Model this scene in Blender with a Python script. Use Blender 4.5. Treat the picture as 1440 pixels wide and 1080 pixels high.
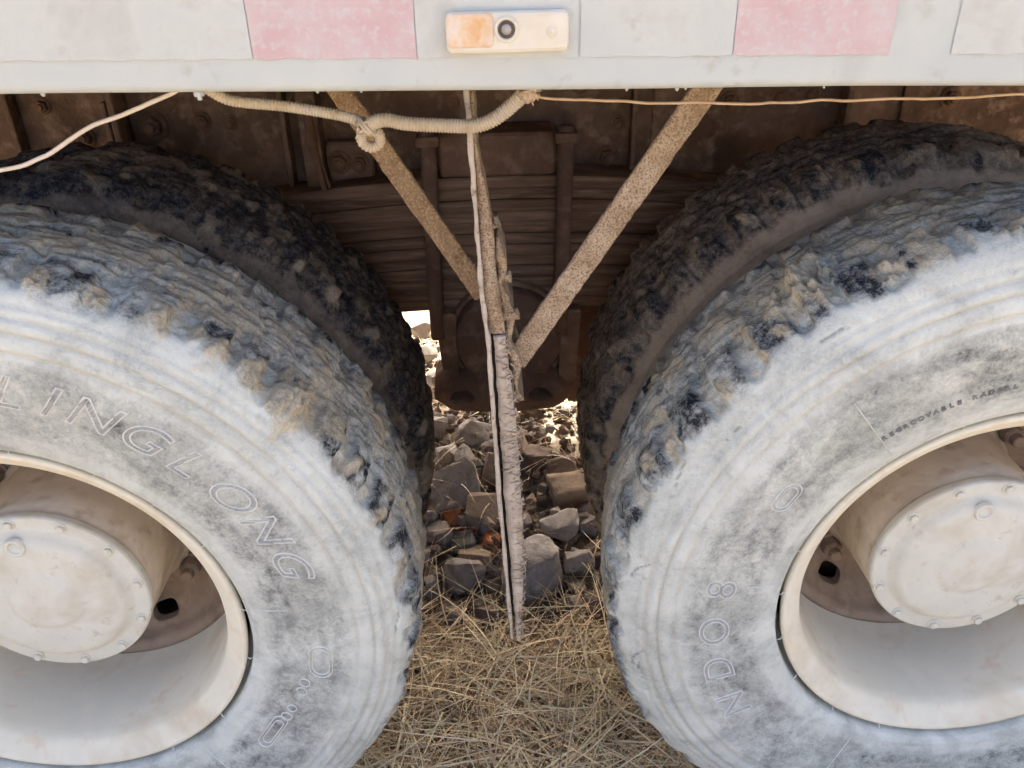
import bpy, bmesh, math, random
import numpy as np
from mathutils import Vector, Matrix

for o in list(bpy.data.objects):
    bpy.data.objects.remove(o)
SC = bpy.context.scene
COL = SC.collection
R_ = math.radians
random.seed(7)
RNG = np.random.default_rng(11)

# ------------------------------------------------------------------ camera
cam = bpy.data.cameras.new('camera')
cam.lens = 28.815
cam.sensor_width = 36.0
cam.clip_start = 0.02
cam.clip_end = 2000
camo = bpy.data.objects.new('camera', cam)
COL.objects.link(camo)
_r = Vector((0.9992497, -0.0328876, -0.02045601))
_u = Vector((0.03408596, 0.49597238, 0.86766903))
_f = Vector((0.01838993, 0.86771528, -0.49672126))
camo.matrix_world = Matrix(((_r.x, _u.x, -_f.x, -0.0145), (_r.y, _u.y, -_f.y, -0.8317), (_r.z, _u.z, -_f.z, 1.3406), (0, 0, 0, 1)))
SC.camera = camo

# ------------------------------------------------------------------ sky, sun, exposure
SUN_EL, SUN_AZ = R_(44), R_(2)          # the sun stands behind the truck: its near side is in open shade
w = bpy.data.worlds.new('World')
SC.world = w
w.use_nodes = True
nt = w.node_tree
nt.nodes.clear()
sky = nt.nodes.new('ShaderNodeTexSky')
sky.sky_type = 'NISHITA'
sky.sun_disc = False
sky.sun_elevation = SUN_EL
sky.sun_rotation = SUN_AZ
sky.air_density = 0.40
sky.dust_density = 7.0
sky.ozone_density = 0.0
bg = nt.nodes.new('ShaderNodeBackground')
bg.inputs['Strength'].default_value = 0.15
wo = nt.nodes.new('ShaderNodeOutputWorld')
nt.links.new(sky.outputs[0], bg.inputs['Color'])
nt.links.new(bg.outputs[0], wo.inputs['Surface'])
sl = bpy.data.lights.new('sun', 'SUN')
sl.energy = 2.6
sl.angle = R_(0.55)
sl.color = (1.0, 0.955, 0.885)
so = bpy.data.objects.new('sun', sl)
COL.objects.link(so)
_d = Vector((math.sin(SUN_AZ) * math.cos(SUN_EL), math.cos(SUN_AZ) * math.cos(SUN_EL), math.sin(SUN_EL)))
so.rotation_euler = _d.to_track_quat('Z', 'Y').to_euler()
so.location = (0, 6, 8)
vs = SC.view_settings
vs.view_transform = 'Standard'
vs.look = 'None'
vs.exposure = 2.82
vs.gamma = 1.0
SC.cycles.use_adaptive_sampling = True
SC.cycles.adaptive_threshold = 0.02
SC.cycles.max_bounces = 6
SC.cycles.diffuse_bounces = 4
SC.cycles.glossy_bounces = 2
SC.cycles.transmission_bounces = 0
SC.cycles.volume_bounces = 0
SC.cycles.caustics_reflective = False
SC.cycles.caustics_refractive = False

# ------------------------------------------------------------------ helpers
S, AX, RT = 0.6629, 0.512, 0.526        # half the axle spacing, axle height, tyre radius


def hash3(i, j, k, seed):
    n = (i * 374761393 + j * 668265263 + k * 2147483647 + seed * 974634) & 0xFFFFFFFF
    n = ((n ^ (n >> 13)) * 1274126177) & 0xFFFFFFFF
    n = ((n ^ (n >> 16)) * 2246822519) & 0xFFFFFFFF
    return ((n ^ (n >> 15)) & 0xFFFF) / 65535.0


def vnoise(x, y, z, seed=0):
    xi, yi, zi = np.floor(x), np.floor(y), np.floor(z)
    fx, fy, fz = x - xi, y - yi, z - zi
    fx = fx * fx * (3 - 2 * fx); fy = fy * fy * (3 - 2 * fy); fz = fz * fz * (3 - 2 * fz)
    xi = xi.astype(np.int64); yi = yi.astype(np.int64); zi = zi.astype(np.int64)
    def h(a, b, c): return hash3(xi + a, yi + b, zi + c, seed)
    x00 = h(0, 0, 0) * (1 - fx) + h(1, 0, 0) * fx
    x10 = h(0, 1, 0) * (1 - fx) + h(1, 1, 0) * fx
    x01 = h(0, 0, 1) * (1 - fx) + h(1, 0, 1) * fx
    x11 = h(0, 1, 1) * (1 - fx) + h(1, 1, 1) * fx
    a = x00 * (1 - fy) + x10 * fy
    b = x01 * (1 - fy) + x11 * fy
    return a * (1 - fz) + b * fz


def fbm(x, y, z, octv=3, seed=0):
    t = 0; a = .5; n = 0
    for o in range(octv):
        t = t + a * vnoise(x, y, z, seed + o * 17); n += a
        x, y, z = x * 2.03, y * 2.03, z * 2.03; a *= .5
    return t / n


def sstep(a, b, x):
    t = np.clip((x - a) / (b - a), 0, 1)
    return t * t * (3 - 2 * t)


def wloc(o):
    v = Vector((0, 0, 0))
    while o is not None:
        v = v + o.location
        o = o.parent
    return v


def tag(o, label=None, cat=None, group=None, kind=None):
    if label: o['label'] = label
    if cat: o['category'] = cat
    if group: o['group'] = group
    if kind: o['kind'] = kind
    return o


def empty(name, loc, parent=None):
    o = bpy.data.objects.new(name, None)
    o.empty_display_size = .05
    COL.objects.link(o)
    o.location = Vector(loc) - (wloc(parent) if parent else Vector())
    o.parent = parent
    return o


def put(name, me, parent=None, loc=None, rot=None):
    """link a mesh given in coordinates about loc (world); loc None = mesh is in world coordinates"""
    o = bpy.data.objects.new(name, me)
    COL.objects.link(o)
    o.parent = parent
    o.location = Vector(loc if loc is not None else (0, 0, 0)) - (wloc(parent) if parent else Vector())
    if rot: o.rotation_euler = rot
    return o


def rebase(me, loc):
    me.transform(Matrix.Translation(-Vector(loc)))
    return me


class MB:
    def __init__(s): s.v = []; s.f = []
    def add(s, vs, fs):
        b = len(s.v); s.v += [tuple(q) for q in vs]; s.f += [tuple(b + i for i in q) for q in fs]
    def box(s, x0, x1, y0, y1, z0, z1, M=None):
        vs = [Vector(q) for q in ((x0, y0, z0), (x1, y0, z0), (x1, y1, z0), (x0, y1, z0), (x0, y0, z1), (x1, y0, z1), (x1, y1, z1), (x0, y1, z1))]
        if M is not None: vs = [M @ q for q in vs]
        s.add(vs, ((0, 3, 2, 1), (4, 5, 6, 7), (0, 1, 5, 4), (1, 2, 6, 5), (2, 3, 7, 6), (3, 0, 4, 7)))
    def tube(s, pts, rad, n=8, caps=True):
        pts = [Vector(q) for q in pts]
        if not hasattr(rad, '__len__'): rad = [rad] * len(pts)
        rings = []; up = None
        for i, q in enumerate(pts):
            t = (pts[min(i + 1, len(pts) - 1)] - pts[max(i - 1, 0)])
            if t.length < 1e-9: t = Vector((0, 0, 1))
            t.normalize()
            if up is None:
                up = t.cross(Vector((0, 1, 0)) if abs(t.y) < .9 else Vector((1, 0, 0))).normalized()
            up = (up - t * up.dot(t)).normalized()
            w_ = t.cross(up)
            rings.append([q + (up * math.cos(a) + w_ * math.sin(a)) * rad[i] for a in [2 * math.pi * k / n for k in range(n)]])
        vs = [v for r in rings for v in r]; fs = []
        for i in range(len(pts) - 1):
            for k in range(n):
                fs.append((i * n + k, i * n + (k + 1) % n, (i + 1) * n + (k + 1) % n, (i + 1) * n + k))
        if caps:
            fs.append(tuple(range(n))[::-1]); fs.append(tuple((len(pts) - 1) * n + k for k in range(n)))
        s.add(vs, fs)
    def lathe(s, prof, n=48, center=(0, 0, 0), closed=False):
        """revolve (y, r) about an axis parallel to Y through center"""
        c = Vector(center); m = len(prof); vs = []
        for k in range(n):
            a = 2 * math.pi * k / n
            for (y, r) in prof: vs.append((c.x + r * math.cos(a), c.y + y, c.z + r * math.sin(a)))
        fs = []
        for k in range(n):
            k2 = (k + 1) % n
            for i in range(m if closed else m - 1):
                i2 = (i + 1) % m
                fs.append((k * m + i, k * m + i2, k2 * m + i2, k2 * m + i))
        s.add(vs, fs)
    def hexbolt(s, c, r, h, n=6, rot=0.0):
        """bolt head with its axis along -Y, base at c"""
        c = Vector(c); vs = []
        for (y, rr) in ((0, r), (-h * .8, r), (-h, r * .82)):
            vs += [(c.x + rr * math.cos(rot + 2 * math.pi * k / n), c.y + y, c.z + rr * math.sin(rot + 2 * math.pi * k / n)) for k in range(n)]
        fs = [(i * n + k, i * n + (k + 1) % n, (i + 1) * n + (k + 1) % n, (i + 1) * n + k) for i in range(2) for k in range(n)]
        fs.append(tuple(2 * n + k for k in range(n)))
        s.add(vs, fs)
    def mesh(s, name, mat=None, smooth=False, fix=True):
        me = bpy.data.meshes.new(name)
        me.from_pydata(s.v, [], s.f)
        if fix:
            bm = bmesh.new(); bm.from_mesh(me); bmesh.ops.recalc_face_normals(bm, faces=bm.faces); bm.to_mesh(me); bm.free()
        if mat: me.materials.append(mat)
        if smooth: me.polygons.foreach_set('use_smooth', [True] * len(me.polygons))
        me.update()
        return me
    def build(s, name, mat, parent=None, smooth=False, bevel=0, segs=2, base=None, rough=None):
        me = s.mesh(name, mat, smooth)
        if bevel or rough:
            bm = bmesh.new(); bm.from_mesh(me)
            if bevel:
                es = [e for e in bm.edges if len(e.link_faces) == 2 and e.calc_face_angle(0) > .6]
                bmesh.ops.bevel(bm, geom=es, offset=bevel, segments=segs, profile=.6, affect='EDGES', clamp_overlap=True)
            if rough:
                step, amp, fr = rough
                for _ in range(7):
                    es = [e for e in bm.edges if e.calc_length() > step]
                    if not es: break
                    bmesh.ops.subdivide_edges(bm, edges=es, cuts=1, use_grid_fill=True)
                bmesh.ops.triangulate(bm, faces=[f_ for f_ in bm.faces if len(f_.verts) > 4])
                bm.normal_update()
                P = np.array([v.co[:] for v in bm.verts])
                n = fbm(P[:, 0] * fr, P[:, 1] * fr, P[:, 2] * fr, 3, 5) - .5
                for v, k in zip(bm.verts, n): v.co += v.normal * (k * 2 * amp)
            bm.to_mesh(me); bm.free(); me.update()
        loc = base if base is not None else None
        if loc is not None: rebase(me, loc); return put(name, me, parent, loc)
        if parent is not None:
            l = wloc(parent); rebase(me, l); return put(name, me, parent, l)
        return put(name, me)


# ------------------------------------------------------------------ materials
def srgb(h):
    h = h.lstrip('#')
    c = [int(h[i:i + 2], 16) / 255 for i in (0, 2, 4)]
    return tuple(x / 12.92 if x <= .04045 else ((x + .055) / 1.055) ** 2.4 for x in c)


def nodes_of(name):
    m = bpy.data.materials.new(name)
    m.use_nodes = True
    t = m.node_tree
    b = t.nodes['Principled BSDF']
    return m, t, b


def N(t, kind, **kw):
    n = t.nodes.new(kind)
    for k, v in kw.items(): setattr(n, k, v)
    return n


def noise(t, scale, detail=6, rough=.6, vec=None, dist=0):
    n = N(t, 'ShaderNodeTexNoise')
    n.inputs['Scale'].default_value = scale
    n.inputs['Detail'].default_value = detail
    n.inputs['Roughness'].default_value = rough
    n.inputs['Distortion'].default_value = dist
    if vec is not None: t.links.new(vec, n.inputs['Vector'])
    return n


def ramp(t, src, stops):
    r = N(t, 'ShaderNodeValToRGB')
    e = r.color_ramp.elements
    while len(e) < len(stops): e.new(.5)
    for el, (p, c) in zip(e, stops):
        el.position = p
        el.color = (*c, 1) if len(c) == 3 else c
    t.links.new(src, r.inputs['Fac'])
    return r


def mixc(t, fac, a, b, mode='MIX'):
    m = N(t, 'ShaderNodeMix', data_type='RGBA', blend_type=mode)
    for sock, v in ((m.inputs[0], fac), (m.inputs[6], a), (m.inputs[7], b)):
        if hasattr(v, 'is_linked') or hasattr(v, 'links'): t.links.new(v, sock)
        elif isinstance(v, (int, float)): sock.default_value = v
        else: sock.default_value = (*v, 1)
    return m.outputs[2]


def math_(t, op, a, b=None, c=None, clamp=False):
    m = N(t, 'ShaderNodeMath', operation=op, use_clamp=clamp)
    for s_, v in zip(m.inputs, (a, b, c)):
        if v is None: continue
        if isinstance(v, (int, float)): s_.default_value = v
        else: t.links.new(v, s_)
    return m.outputs[0]


def bump(t, b, h, strength, dist=.01, prev=None):
    n = N(t, 'ShaderNodeBump')
    n.inputs['Strength'].default_value = strength
    n.inputs['Distance'].default_value = dist
    t.links.new(h, n.inputs['Height'])
    if prev: t.links.new(prev, n.inputs['Normal'])
    t.links.new(n.outputs[0], b.inputs['Normal'])
    return n.outputs[0]


def mk(name, cols, scale=8, detail=4, rough=.85, spec=.2, bscale=80, bstr=.3, bdist=.003, fine=None, stretch=None, metallic=0, pos=(.35, .65)):
    """layered dusty material: large noise through cols, fine speckle, bump"""
    m, t, b = nodes_of(name)
    tc = N(t, 'ShaderNodeTexCoord')
    vec = tc.outputs['Object']
    if stretch:
        mp = N(t, 'ShaderNodeMapping'); mp.inputs['Scale'].default_value = stretch
        t.links.new(vec, mp.inputs['Vector']); vec = mp.outputs[0]
    n = noise(t, scale, detail, .62, vec, .3)
    k = len(cols)
    r = ramp(t, n.outputs['Fac'], [(pos[0] + (pos[1] - pos[0]) * i / max(1, k - 1), c) for i, c in enumerate(cols)])
    c = r.outputs[0]
    if fine:
        fs, fc, lo, hi = fine
        n2 = noise(t, fs, 3, .6, vec)
        r2 = ramp(t, n2.outputs['Fac'], [(lo, (0, 0, 0)), (hi, (1, 1, 1))])
        c = mixc(t, r2.outputs[0], c, fc)
    t.links.new(c, b.inputs['Base Color'])
    b.inputs['Roughness'].default_value = rough
    b.inputs['Specular IOR Level'].default_value = spec
    b.inputs['Metallic'].default_value = metallic
    n3 = noise(t, bscale, 4, .65, vec)
    bump(t, b, n3.outputs['Fac'], bstr, bdist)
    return m


M = {}
M['rail_paint'] = mk('rail_paint', [(0.410, 0.426, 0.396), (0.476, 0.499, 0.464), (0.443, 0.473, 0.452)], scale=5, bscale=40, bstr=.12, rough=.6, spec=.3, fine=(30, (0.361, 0.348, 0.292), .62, .82))
M['tape_white'] = mk('tape_white', [(0.435, 0.443, 0.404), (0.484, 0.503, 0.469), (0.459, 0.482, 0.456)], scale=14, bscale=120, bstr=.1, rough=.55, spec=.3, fine=(45, (0.410, 0.378, 0.327), .62, .85))
M['tape_red'] = mk('tape_red', [(0.492, 0.344, 0.344), (0.500, 0.378, 0.374), (0.500, 0.421, 0.408)], scale=30, bscale=120, bstr=.1, rough=.55, spec=.3, fine=(120, (0.492, 0.482, 0.456), .50, .74), pos=(.32, .66))
M['lamp_cream'] = mk('lamp_cream', [(.58, .52, .40), (.64, .61, .52)], scale=18, bscale=90, bstr=.12, rough=.45, spec=.4)
M['lamp_orange'] = mk('lamp_orange', [(.60, .36, .16), (.62, .47, .32), (.62, .55, .46)], scale=45, bscale=90, bstr=.2, rough=.5, spec=.35, pos=(.34, .60), fine=(70, (.60, .42, .33), .5, .75))
M['steel_dark'] = mk('steel_dark', [(.05, .045, .04), (.10, .08, .06)], scale=60, rough=.5, spec=.4)
M['screw'] = mk('screw', [(.3, .28, .25), (.4, .36, .32)], scale=90, rough=.5)
M['rim_paint'] = mk('rim_paint', [(0.640, 0.559, 0.401), (0.740, 0.686, 0.534), (0.690, 0.647, 0.507)], scale=7, bscale=60, bstr=.12, rough=.8, fine=(22, (0.640, 0.470, 0.329), .58, .85))
M['hub_dust'] = mk('hub_dust', [(0.570, 0.525, 0.404), (0.660, 0.639, 0.536), (0.620, 0.599, 0.498)], scale=9, bscale=70, bstr=.22, rough=.9, fine=(55, (0.500, 0.426, 0.310), .60, .80))
M['disc_dirt'] = mk('disc_dirt', [(.20, .14, .095), (.32, .235, .165), (.26, .185, .125)], scale=8, bscale=60, bstr=.3, rough=.95, fine=(30, (.40, .30, .21), .56, .8))
M['hub_tan'] = mk('hub_tan', [(0.456, 0.353, 0.241), (0.616, 0.513, 0.375), (0.536, 0.439, 0.314)], scale=8, bscale=60, bstr=.25, rough=.9, fine=(30, (0.376, 0.268, 0.174), .56, .8))
M['chassis'] = mk('chassis', [(0.113, 0.069, 0.041), (0.178, 0.110, 0.068), (0.254, 0.162, 0.104)], scale=6, bscale=70, bstr=.7, bdist=.006, rough=.95, spec=.1, fine=(34, (0.324, 0.211, 0.135), .50, .74))
M['chassis_bolt'] = mk('chassis_bolt', [(0.130, 0.071, 0.041), (0.227, 0.132, 0.077)], scale=30, bscale=120, bstr=.3, rough=.9, spec=.1)
M['spring'] = mk('spring', [(0.124, 0.074, 0.045), (0.189, 0.116, 0.072), (0.265, 0.167, 0.106)], scale=9, stretch=(.35, 1, 4), bscale=60, bstr=.7, bdist=.006, rough=.95, spec=.1, fine=(26, (0.324, 0.211, 0.135), .50, .74))
M['brown_metal'] = mk('brown_metal', [(0.124, 0.073, 0.048), (0.184, 0.110, 0.072)], scale=7, bscale=60, bstr=.6, bdist=.005, rough=.95, spec=.1, fine=(28, (0.254, 0.162, 0.108), .50, .76))  # plain dusty brown for axles, castings and clamps under the truck
M['crust'] = mk('crust', [(0.313, 0.223, 0.138), (0.423, 0.320, 0.211), (0.497, 0.392, 0.275)], scale=28, bscale=230, bstr=.9, bdist=.004, rough=1, spec=.05, fine=(420, (0.184, 0.120, 0.071), .45, .66))
M['crust_brown'] = mk('crust_brown', [(0.185, 0.114, 0.061), (0.277, 0.186, 0.105), (0.227, 0.144, 0.080)], scale=40, bscale=200, bstr=.9, bdist=.004, rough=1, spec=.05, fine=(330, (0.386, 0.281, 0.170), .47, .66), pos=(.36, .64))
M['flap'] = mk('flap', [(.42, .35, .275), (.52, .45, .365), (.38, .31, .24)], scale=30, bscale=160, bstr=.6, rough=1, spec=.05, fine=(120, (.25, .18, .12), .58, .72))
M['slit_shade'] = mk('slit_shade', [(.02, .018, .016), (.05, .04, .035)], scale=40, rough=.9)
M['cord'] = mk('cord', [(0.380, 0.276, 0.189), (0.532, 0.419, 0.304), (0.456, 0.350, 0.246)], scale=60, bscale=400, bstr=.6, rough=1, spec=.05)
M['conduit'] = mk('conduit', [(.38, .30, .19), (.50, .42, .30), (.45, .395, .33)], scale=14, bscale=200, bstr=.3, rough=.85)
M['wire'] = mk('wire', [(.62, .52, .42), (.70, .62, .52)], scale=30, bscale=200, bstr=.3, rough=.8)
M['wire_tan'] = mk('wire_tan', [(.50, .33, .18), (.60, .43, .27)], scale=30, bscale=200, bstr=.3, rough=.8)
M['deck'] = mk('deck', [(.12, .08, .055), (.18, .125, .085)], scale=3, bscale=40, bstr=.3, rough=.9)
STONE = dict(bscale=70, bstr=.55, bdist=.004, rough=.95, spec=.1)
M['stone_grey'] = mk('stone_grey', [(0.144, 0.119, 0.097), (0.238, 0.205, 0.173), (0.194, 0.169, 0.144)], scale=16, fine=(90, (0.302, 0.266, 0.223), .58, .75), **STONE)
M['stone_pale'] = mk('stone_pale', [(0.245, 0.209, 0.169), (0.338, 0.302, 0.256), (0.288, 0.252, 0.209)], scale=16, fine=(90, (0.173, 0.137, 0.108), .60, .75), **STONE)
M['stone_tan'] = mk('stone_tan', [(0.194, 0.144, 0.094), (0.281, 0.216, 0.151), (0.238, 0.180, 0.122)], scale=14, fine=(80, (0.144, 0.108, 0.072), .60, .75), **STONE)
M['stone_brown'] = mk('stone_brown', [(0.122, 0.090, 0.065), (0.187, 0.144, 0.112)], scale=14, fine=(80, (0.245, 0.202, 0.158), .60, .75), **STONE)
M['stone_dark'] = mk('stone_dark', [(0.086, 0.066, 0.052), (0.144, 0.115, 0.094)], scale=14, fine=(80, (0.202, 0.166, 0.137), .60, .75), **STONE)
M['stone_green'] = mk('stone_green', [(0.144, 0.148, 0.115), (0.216, 0.216, 0.176)], scale=14, fine=(80, (0.259, 0.252, 0.209), .60, .75), **STONE)
M['stone_boulder'] = mk('stone_boulder', [(0.180, 0.155, 0.133), (0.288, 0.256, 0.223), (0.223, 0.194, 0.169)], scale=22, fine=(60, (0.360, 0.328, 0.295), .56, .68), **STONE)
M['brick_orange'] = mk('brick_orange', [(.36, .12, .045), (.48, .185, .075), (.38, .20, .11)], scale=26, fine=(70, (.42, .31, .22), .58, .72), **STONE)
M['brick_red'] = mk('brick_red', [(.34, .10, .065), (.42, .16, .11)], scale=26, fine=(70, (.40, .30, .24), .58, .72), **STONE)
M['soil'] = mk('soil', [(.20, .160, .115), (.29, .243, .180), (.38, .33, .25)], scale=5, bscale=50, bstr=.9, bdist=.01, rough=1, spec=.05, fine=(70, (.40, .345, .26), .55, .72))


def straw_mat():
    m, t, b = nodes_of('straw')
    a = N(t, 'ShaderNodeAttribute', attribute_name='tint')
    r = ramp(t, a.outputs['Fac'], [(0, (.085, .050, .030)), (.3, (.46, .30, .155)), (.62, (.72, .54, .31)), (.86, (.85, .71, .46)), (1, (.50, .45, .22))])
    t.links.new(r.outputs[0], b.inputs['Base Color'])
    b.inputs['Roughness'].default_value = .7
    b.inputs['Specular IOR Level'].default_value = .25
    return m


M['straw'] = straw_mat()


def tyre_mat(name, dust1, dust2, mudc):
    m, t, b = nodes_of(name)
    tc = N(t, 'ShaderNodeTexCoord')
    a = N(t, 'ShaderNodeAttribute', attribute_name='cover')
    sp = N(t, 'ShaderNodeSeparateColor')
    t.links.new(a.outputs['Color'], sp.inputs[0])
    nb = noise(t, 14, 5, .68, tc.outputs['Object'], .6)
    nf = noise(t, 85, 4, .7, tc.outputs['Object'], .4)
    nx = noise(t, 300, 2, .7, tc.outputs['Object'])
    # breakup of the dust layer
    amt = math_(t, 'MULTIPLY_ADD', sp.outputs[2], .75, .25)
    k = math_(t, 'MULTIPLY_ADD', math_(t, 'SUBTRACT', nf.outputs['Fac'], .5), math_(t, 'MULTIPLY', amt, 1.6), sp.outputs[0])
    k = math_(t, 'MULTIPLY_ADD', math_(t, 'SUBTRACT', nx.outputs['Fac'], .5), math_(t, 'MULTIPLY', amt, .9), k)
    k = math_(t, 'MULTIPLY_ADD', math_(t, 'SUBTRACT', nb.outputs['Fac'], .5), .6, k, clamp=True)
    rub = ramp(t, nf.outputs['Fac'], [(.3, (.014, .016, .022)), (.7, (.045, .047, .052))])
    dst = ramp(t, nb.outputs['Fac'], [(.33, dust1), (.66, dust2)])
    c = mixc(t, k, rub.outputs[0], dst.outputs[0])
    mk_ = math_(t, 'MULTIPLY_ADD', math_(t, 'SUBTRACT', nf.outputs['Fac'], .5), .7, sp.outputs[1], clamp=True)
    mud = ramp(t, nx.outputs['Fac'], [(.3, tuple(q * .7 for q in mudc)), (.7, mudc)])
    c = mixc(t, mk_, c, mud.outputs[0])
    t.links.new(c, b.inputs['Base Color'])
    b.inputs['Roughness'].default_value = .88
    b.inputs['Specular IOR Level'].default_value = .2
    h = math_(t, 'ADD', nf.outputs['Fac'], math_(t, 'MULTIPLY', nx.outputs['Fac'], .5))
    st = math_(t, 'MULTIPLY_ADD', sp.outputs[2], .70, .10)
    bn = N(t, 'ShaderNodeBump')
    bn.inputs['Distance'].default_value = .004
    t.links.new(st, bn.inputs['Strength'])
    t.links.new(h, bn.inputs['Height'])
    t.links.new(bn.outputs[0], b.inputs['Normal'])
    return m


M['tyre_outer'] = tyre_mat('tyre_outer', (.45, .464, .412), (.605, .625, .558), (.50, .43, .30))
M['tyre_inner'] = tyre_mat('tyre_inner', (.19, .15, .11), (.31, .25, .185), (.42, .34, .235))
M['letter_line'] = mk('letter_line', [(.54, .54, .485), (.67, .67, .60)], scale=60, bscale=200, bstr=.2, rough=.9)
M['letter_dark'] = mk('letter_dark', [(.13, .13, .13), (.25, .25, .24)], scale=60, bscale=200, bstr=.2, rough=.9)
M['letter_fill'] = mk('letter_fill', [(.34, .34, .32), (.46, .46, .43)], scale=60, bscale=200, bstr=.2, rough=.9)

# ------------------------------------------------------------------ ground
def gz(x, y):
    """height of the soil: a low heap of rubble soil between the wheels, small swells"""
    h = .055 * sstep(.50, .85, y) * (1 - sstep(1.15, 1.7, y)) * (1 - sstep(.25, .55, np.abs(x)))
    return h + .012 * (fbm(x * 3, y * 3, x * 0, 2, 3) - .5) + .006 * (fbm(x * 14, y * 14, x * 0, 2, 9) - .5)


def make_ground():
    ax = np.concatenate([-np.geomspace(400, 1.6, 24), np.linspace(-1.5, 1.5, 121), np.geomspace(1.6, 400, 24)])
    ay = np.concatenate([-np.geomspace(400, 1.1, 24), np.linspace(-1.0, 2.6, 145), np.geomspace(2.7, 400, 24)])
    X, Y = np.meshgrid(ax, ay)
    Z = gz(X.ravel(), Y.ravel())
    V = np.stack([X.ravel(), Y.ravel(), Z], -1)
    nx, ny = len(ax), len(ay)
    i = np.arange(ny - 1)[:, None] * nx + np.arange(nx - 1)[None]
    F = np.stack([i, i + 1, i + nx + 1, i + nx], -1).reshape(-1, 4)
    me = bpy.data.meshes.new('ground')
    me.from_pydata(V.tolist(), [], F.tolist())
    me.materials.append(M['soil'])
    me.polygons.foreach_set('use_smooth', [True] * len(me.polygons))
    tag(put('ground', me), kind='structure')


make_ground()

# ------------------------------------------------------------------ the truck
truck = empty('truck', (0, 1.2, 0))
tag(truck, 'dusty heavy truck with white side rail, twin rear wheels and brown chassis', 'truck')

# ---- white side rail along the bottom of the body (slightly out of level, as in the photograph)
TILT = -0.0182
def rz(x): return 1.2010 + TILT * x


def rail_prof():
    """closed (y, z) outline of the folded channel, z from the bottom edge"""
    pts = []
    def arc(cy, cz, r, a0, a1, n=6):
        for k in range(n + 1):
            a = R_(a0 + (a1 - a0) * k / n); pts.append((cy + r * math.cos(a), cz + r * math.sin(a)))
    arc(-.042, .008, .008, 180, 270)
    pts.append((.012, 0)); pts.append((.012, .004))
    arc(-.042, .008, .004, 270, 180, 4)
    pts.append((-.046, .155)); pts.append((.02, .155)); pts.append((.02, .16)); pts.append((-.05, .16))
    return pts


def make_rail():
    pr = rail_prof(); m = len(pr); vs = []; xs = np.linspace(-2.6, 2.6, 209)
    n1 = fbm(xs * 3, xs * 0, xs * 0, 3, 21) - .5
    for x, k in zip(xs, n1):
        for (y, z) in pr: vs.append((x, y + .0008 * k * (1 if z < .1 else 0), rz(x) + z + .0028 * k * (1 if z < .02 else 0)))
    b = MB(); fs = []
    for i in range(len(xs) - 1):
        for k in range(m):
            fs.append((i * m + k, i * m + (k + 1) % m, (i + 1) * m + (k + 1) % m, (i + 1) * m + k))
    b.add(vs, fs)
    return b.build('side_rail', M['rail_paint'], truck)


rail = make_rail()


def tape(x0, x1, mat, y=-.05085, z0=.029, z1=.079):
    b = MB(); n = max(2, int((x1 - x0) / .01)); vs = []; fs = []
    for i in range(n + 1):
        x = x0 + (x1 - x0) * i / n
        e = .0006 * math.sin(x * 190) + .0004 * math.sin(x * 517)
        vs += [(x, y, rz(x) + z0 + e), (x, y - .00015, rz(x) + z0 + .0006 + e), (x, y - .00015, rz(x) + z1), (x, y, rz(x) + z1)]
    for i in range(n):
        for k in range(3): fs.append((i * 4 + k, i * 4 + 4 + k, i * 4 + 5 + k, i * 4 + 1 + k))
    b.add(vs, fs)
    b.build('reflective_tape', mat, rail)


for x0, x1, c in ((-.90, -.62, 'tape_red'), (-.615, -.221, 'tape_white'), (-.220, -.076, 'tape_red'), (-.075, .068, 'tape_white'), (.070, .207, 'tape_white'), (.208, .350, 'tape_red'), (.407, .62, 'tape_white'), (.621, .78, 'tape_red')):
    tape(x0, x1, M[c])


# ---- side marker lamp
def rounded_slab(b, x0, x1, z0, z1, y0, y1, r, inset=.004, n=6):
    pts = []
    for cx, cz, a0 in ((x1 - r, z1 - r, 0), (x0 + r, z1 - r, 90), (x0 + r, z0 + r, 180), (x1 - r, z0 + r, 270)):
        for k in range(n + 1):
            a = R_(a0 + 90 * k / n); pts.append((cx + r * math.cos(a), cz + r * math.sin(a)))
    m = len(pts); cx, cz = (x0 + x1) / 2, (z0 + z1) / 2; rings = []
    for y, q in ((y0, 0), (y1 + inset, 0), (y1 + inset * .3, inset * .35), (y1, inset)):
        rings.append([(cx + (x - cx) * (1 - q / ((x1 - x0) / 2)), y, cz + (z - cz) * (1 - q / ((z1 - z0) / 2))) for x, z in pts])
    vs = [v for r_ in rings for v in r_]
    fs = [(i * m + k, i * m + (k + 1) % m, (i + 1) * m + (k + 1) % m, (i + 1) * m + k) for i in range(3) for k in range(m)]
    fs.append(tuple(3 * m + k for k in range(m)))
    b.add(vs, fs)


lamp = empty('marker_lamp', (.005, -.05, 1.25), truck)
b = MB(); rounded_slab(b, -.0485, .0590, 1.2345, 1.2685, -.0500, -.0620, .006); b.build('lamp_housing', M['lamp_cream'], lamp, smooth=False)
b = MB(); rounded_slab(b, -.0479, -.0062, 1.2395, 1.2680, -.0600, -.0630, .005, .002); b.build('lamp_lens', M['lamp_orange'], lamp)
b = MB(); b.lathe([(0, .0105), (-.003, .0105), (-.0035, .0085), (-.001, .0075)], 20, (.0042, -.062, 1.2545)); b.build('screw_collar', M['lamp_cream'], lamp, True)
b = MB(); b.lathe([(-.0008, .0085), (-.0010, .004), (-.0010, .0)], 20, (.0042, -.062, 1.2545)); b.build('screw_recess', M['steel_dark'], lamp)
b = MB(); b.lathe([(-.001, .0045), (-.004, .0042), (-.0055, .002), (-.0057, 0)], 12, (.0042, -.062, 1.2545)); b.build('screw', M['screw'], lamp, True)
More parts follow.
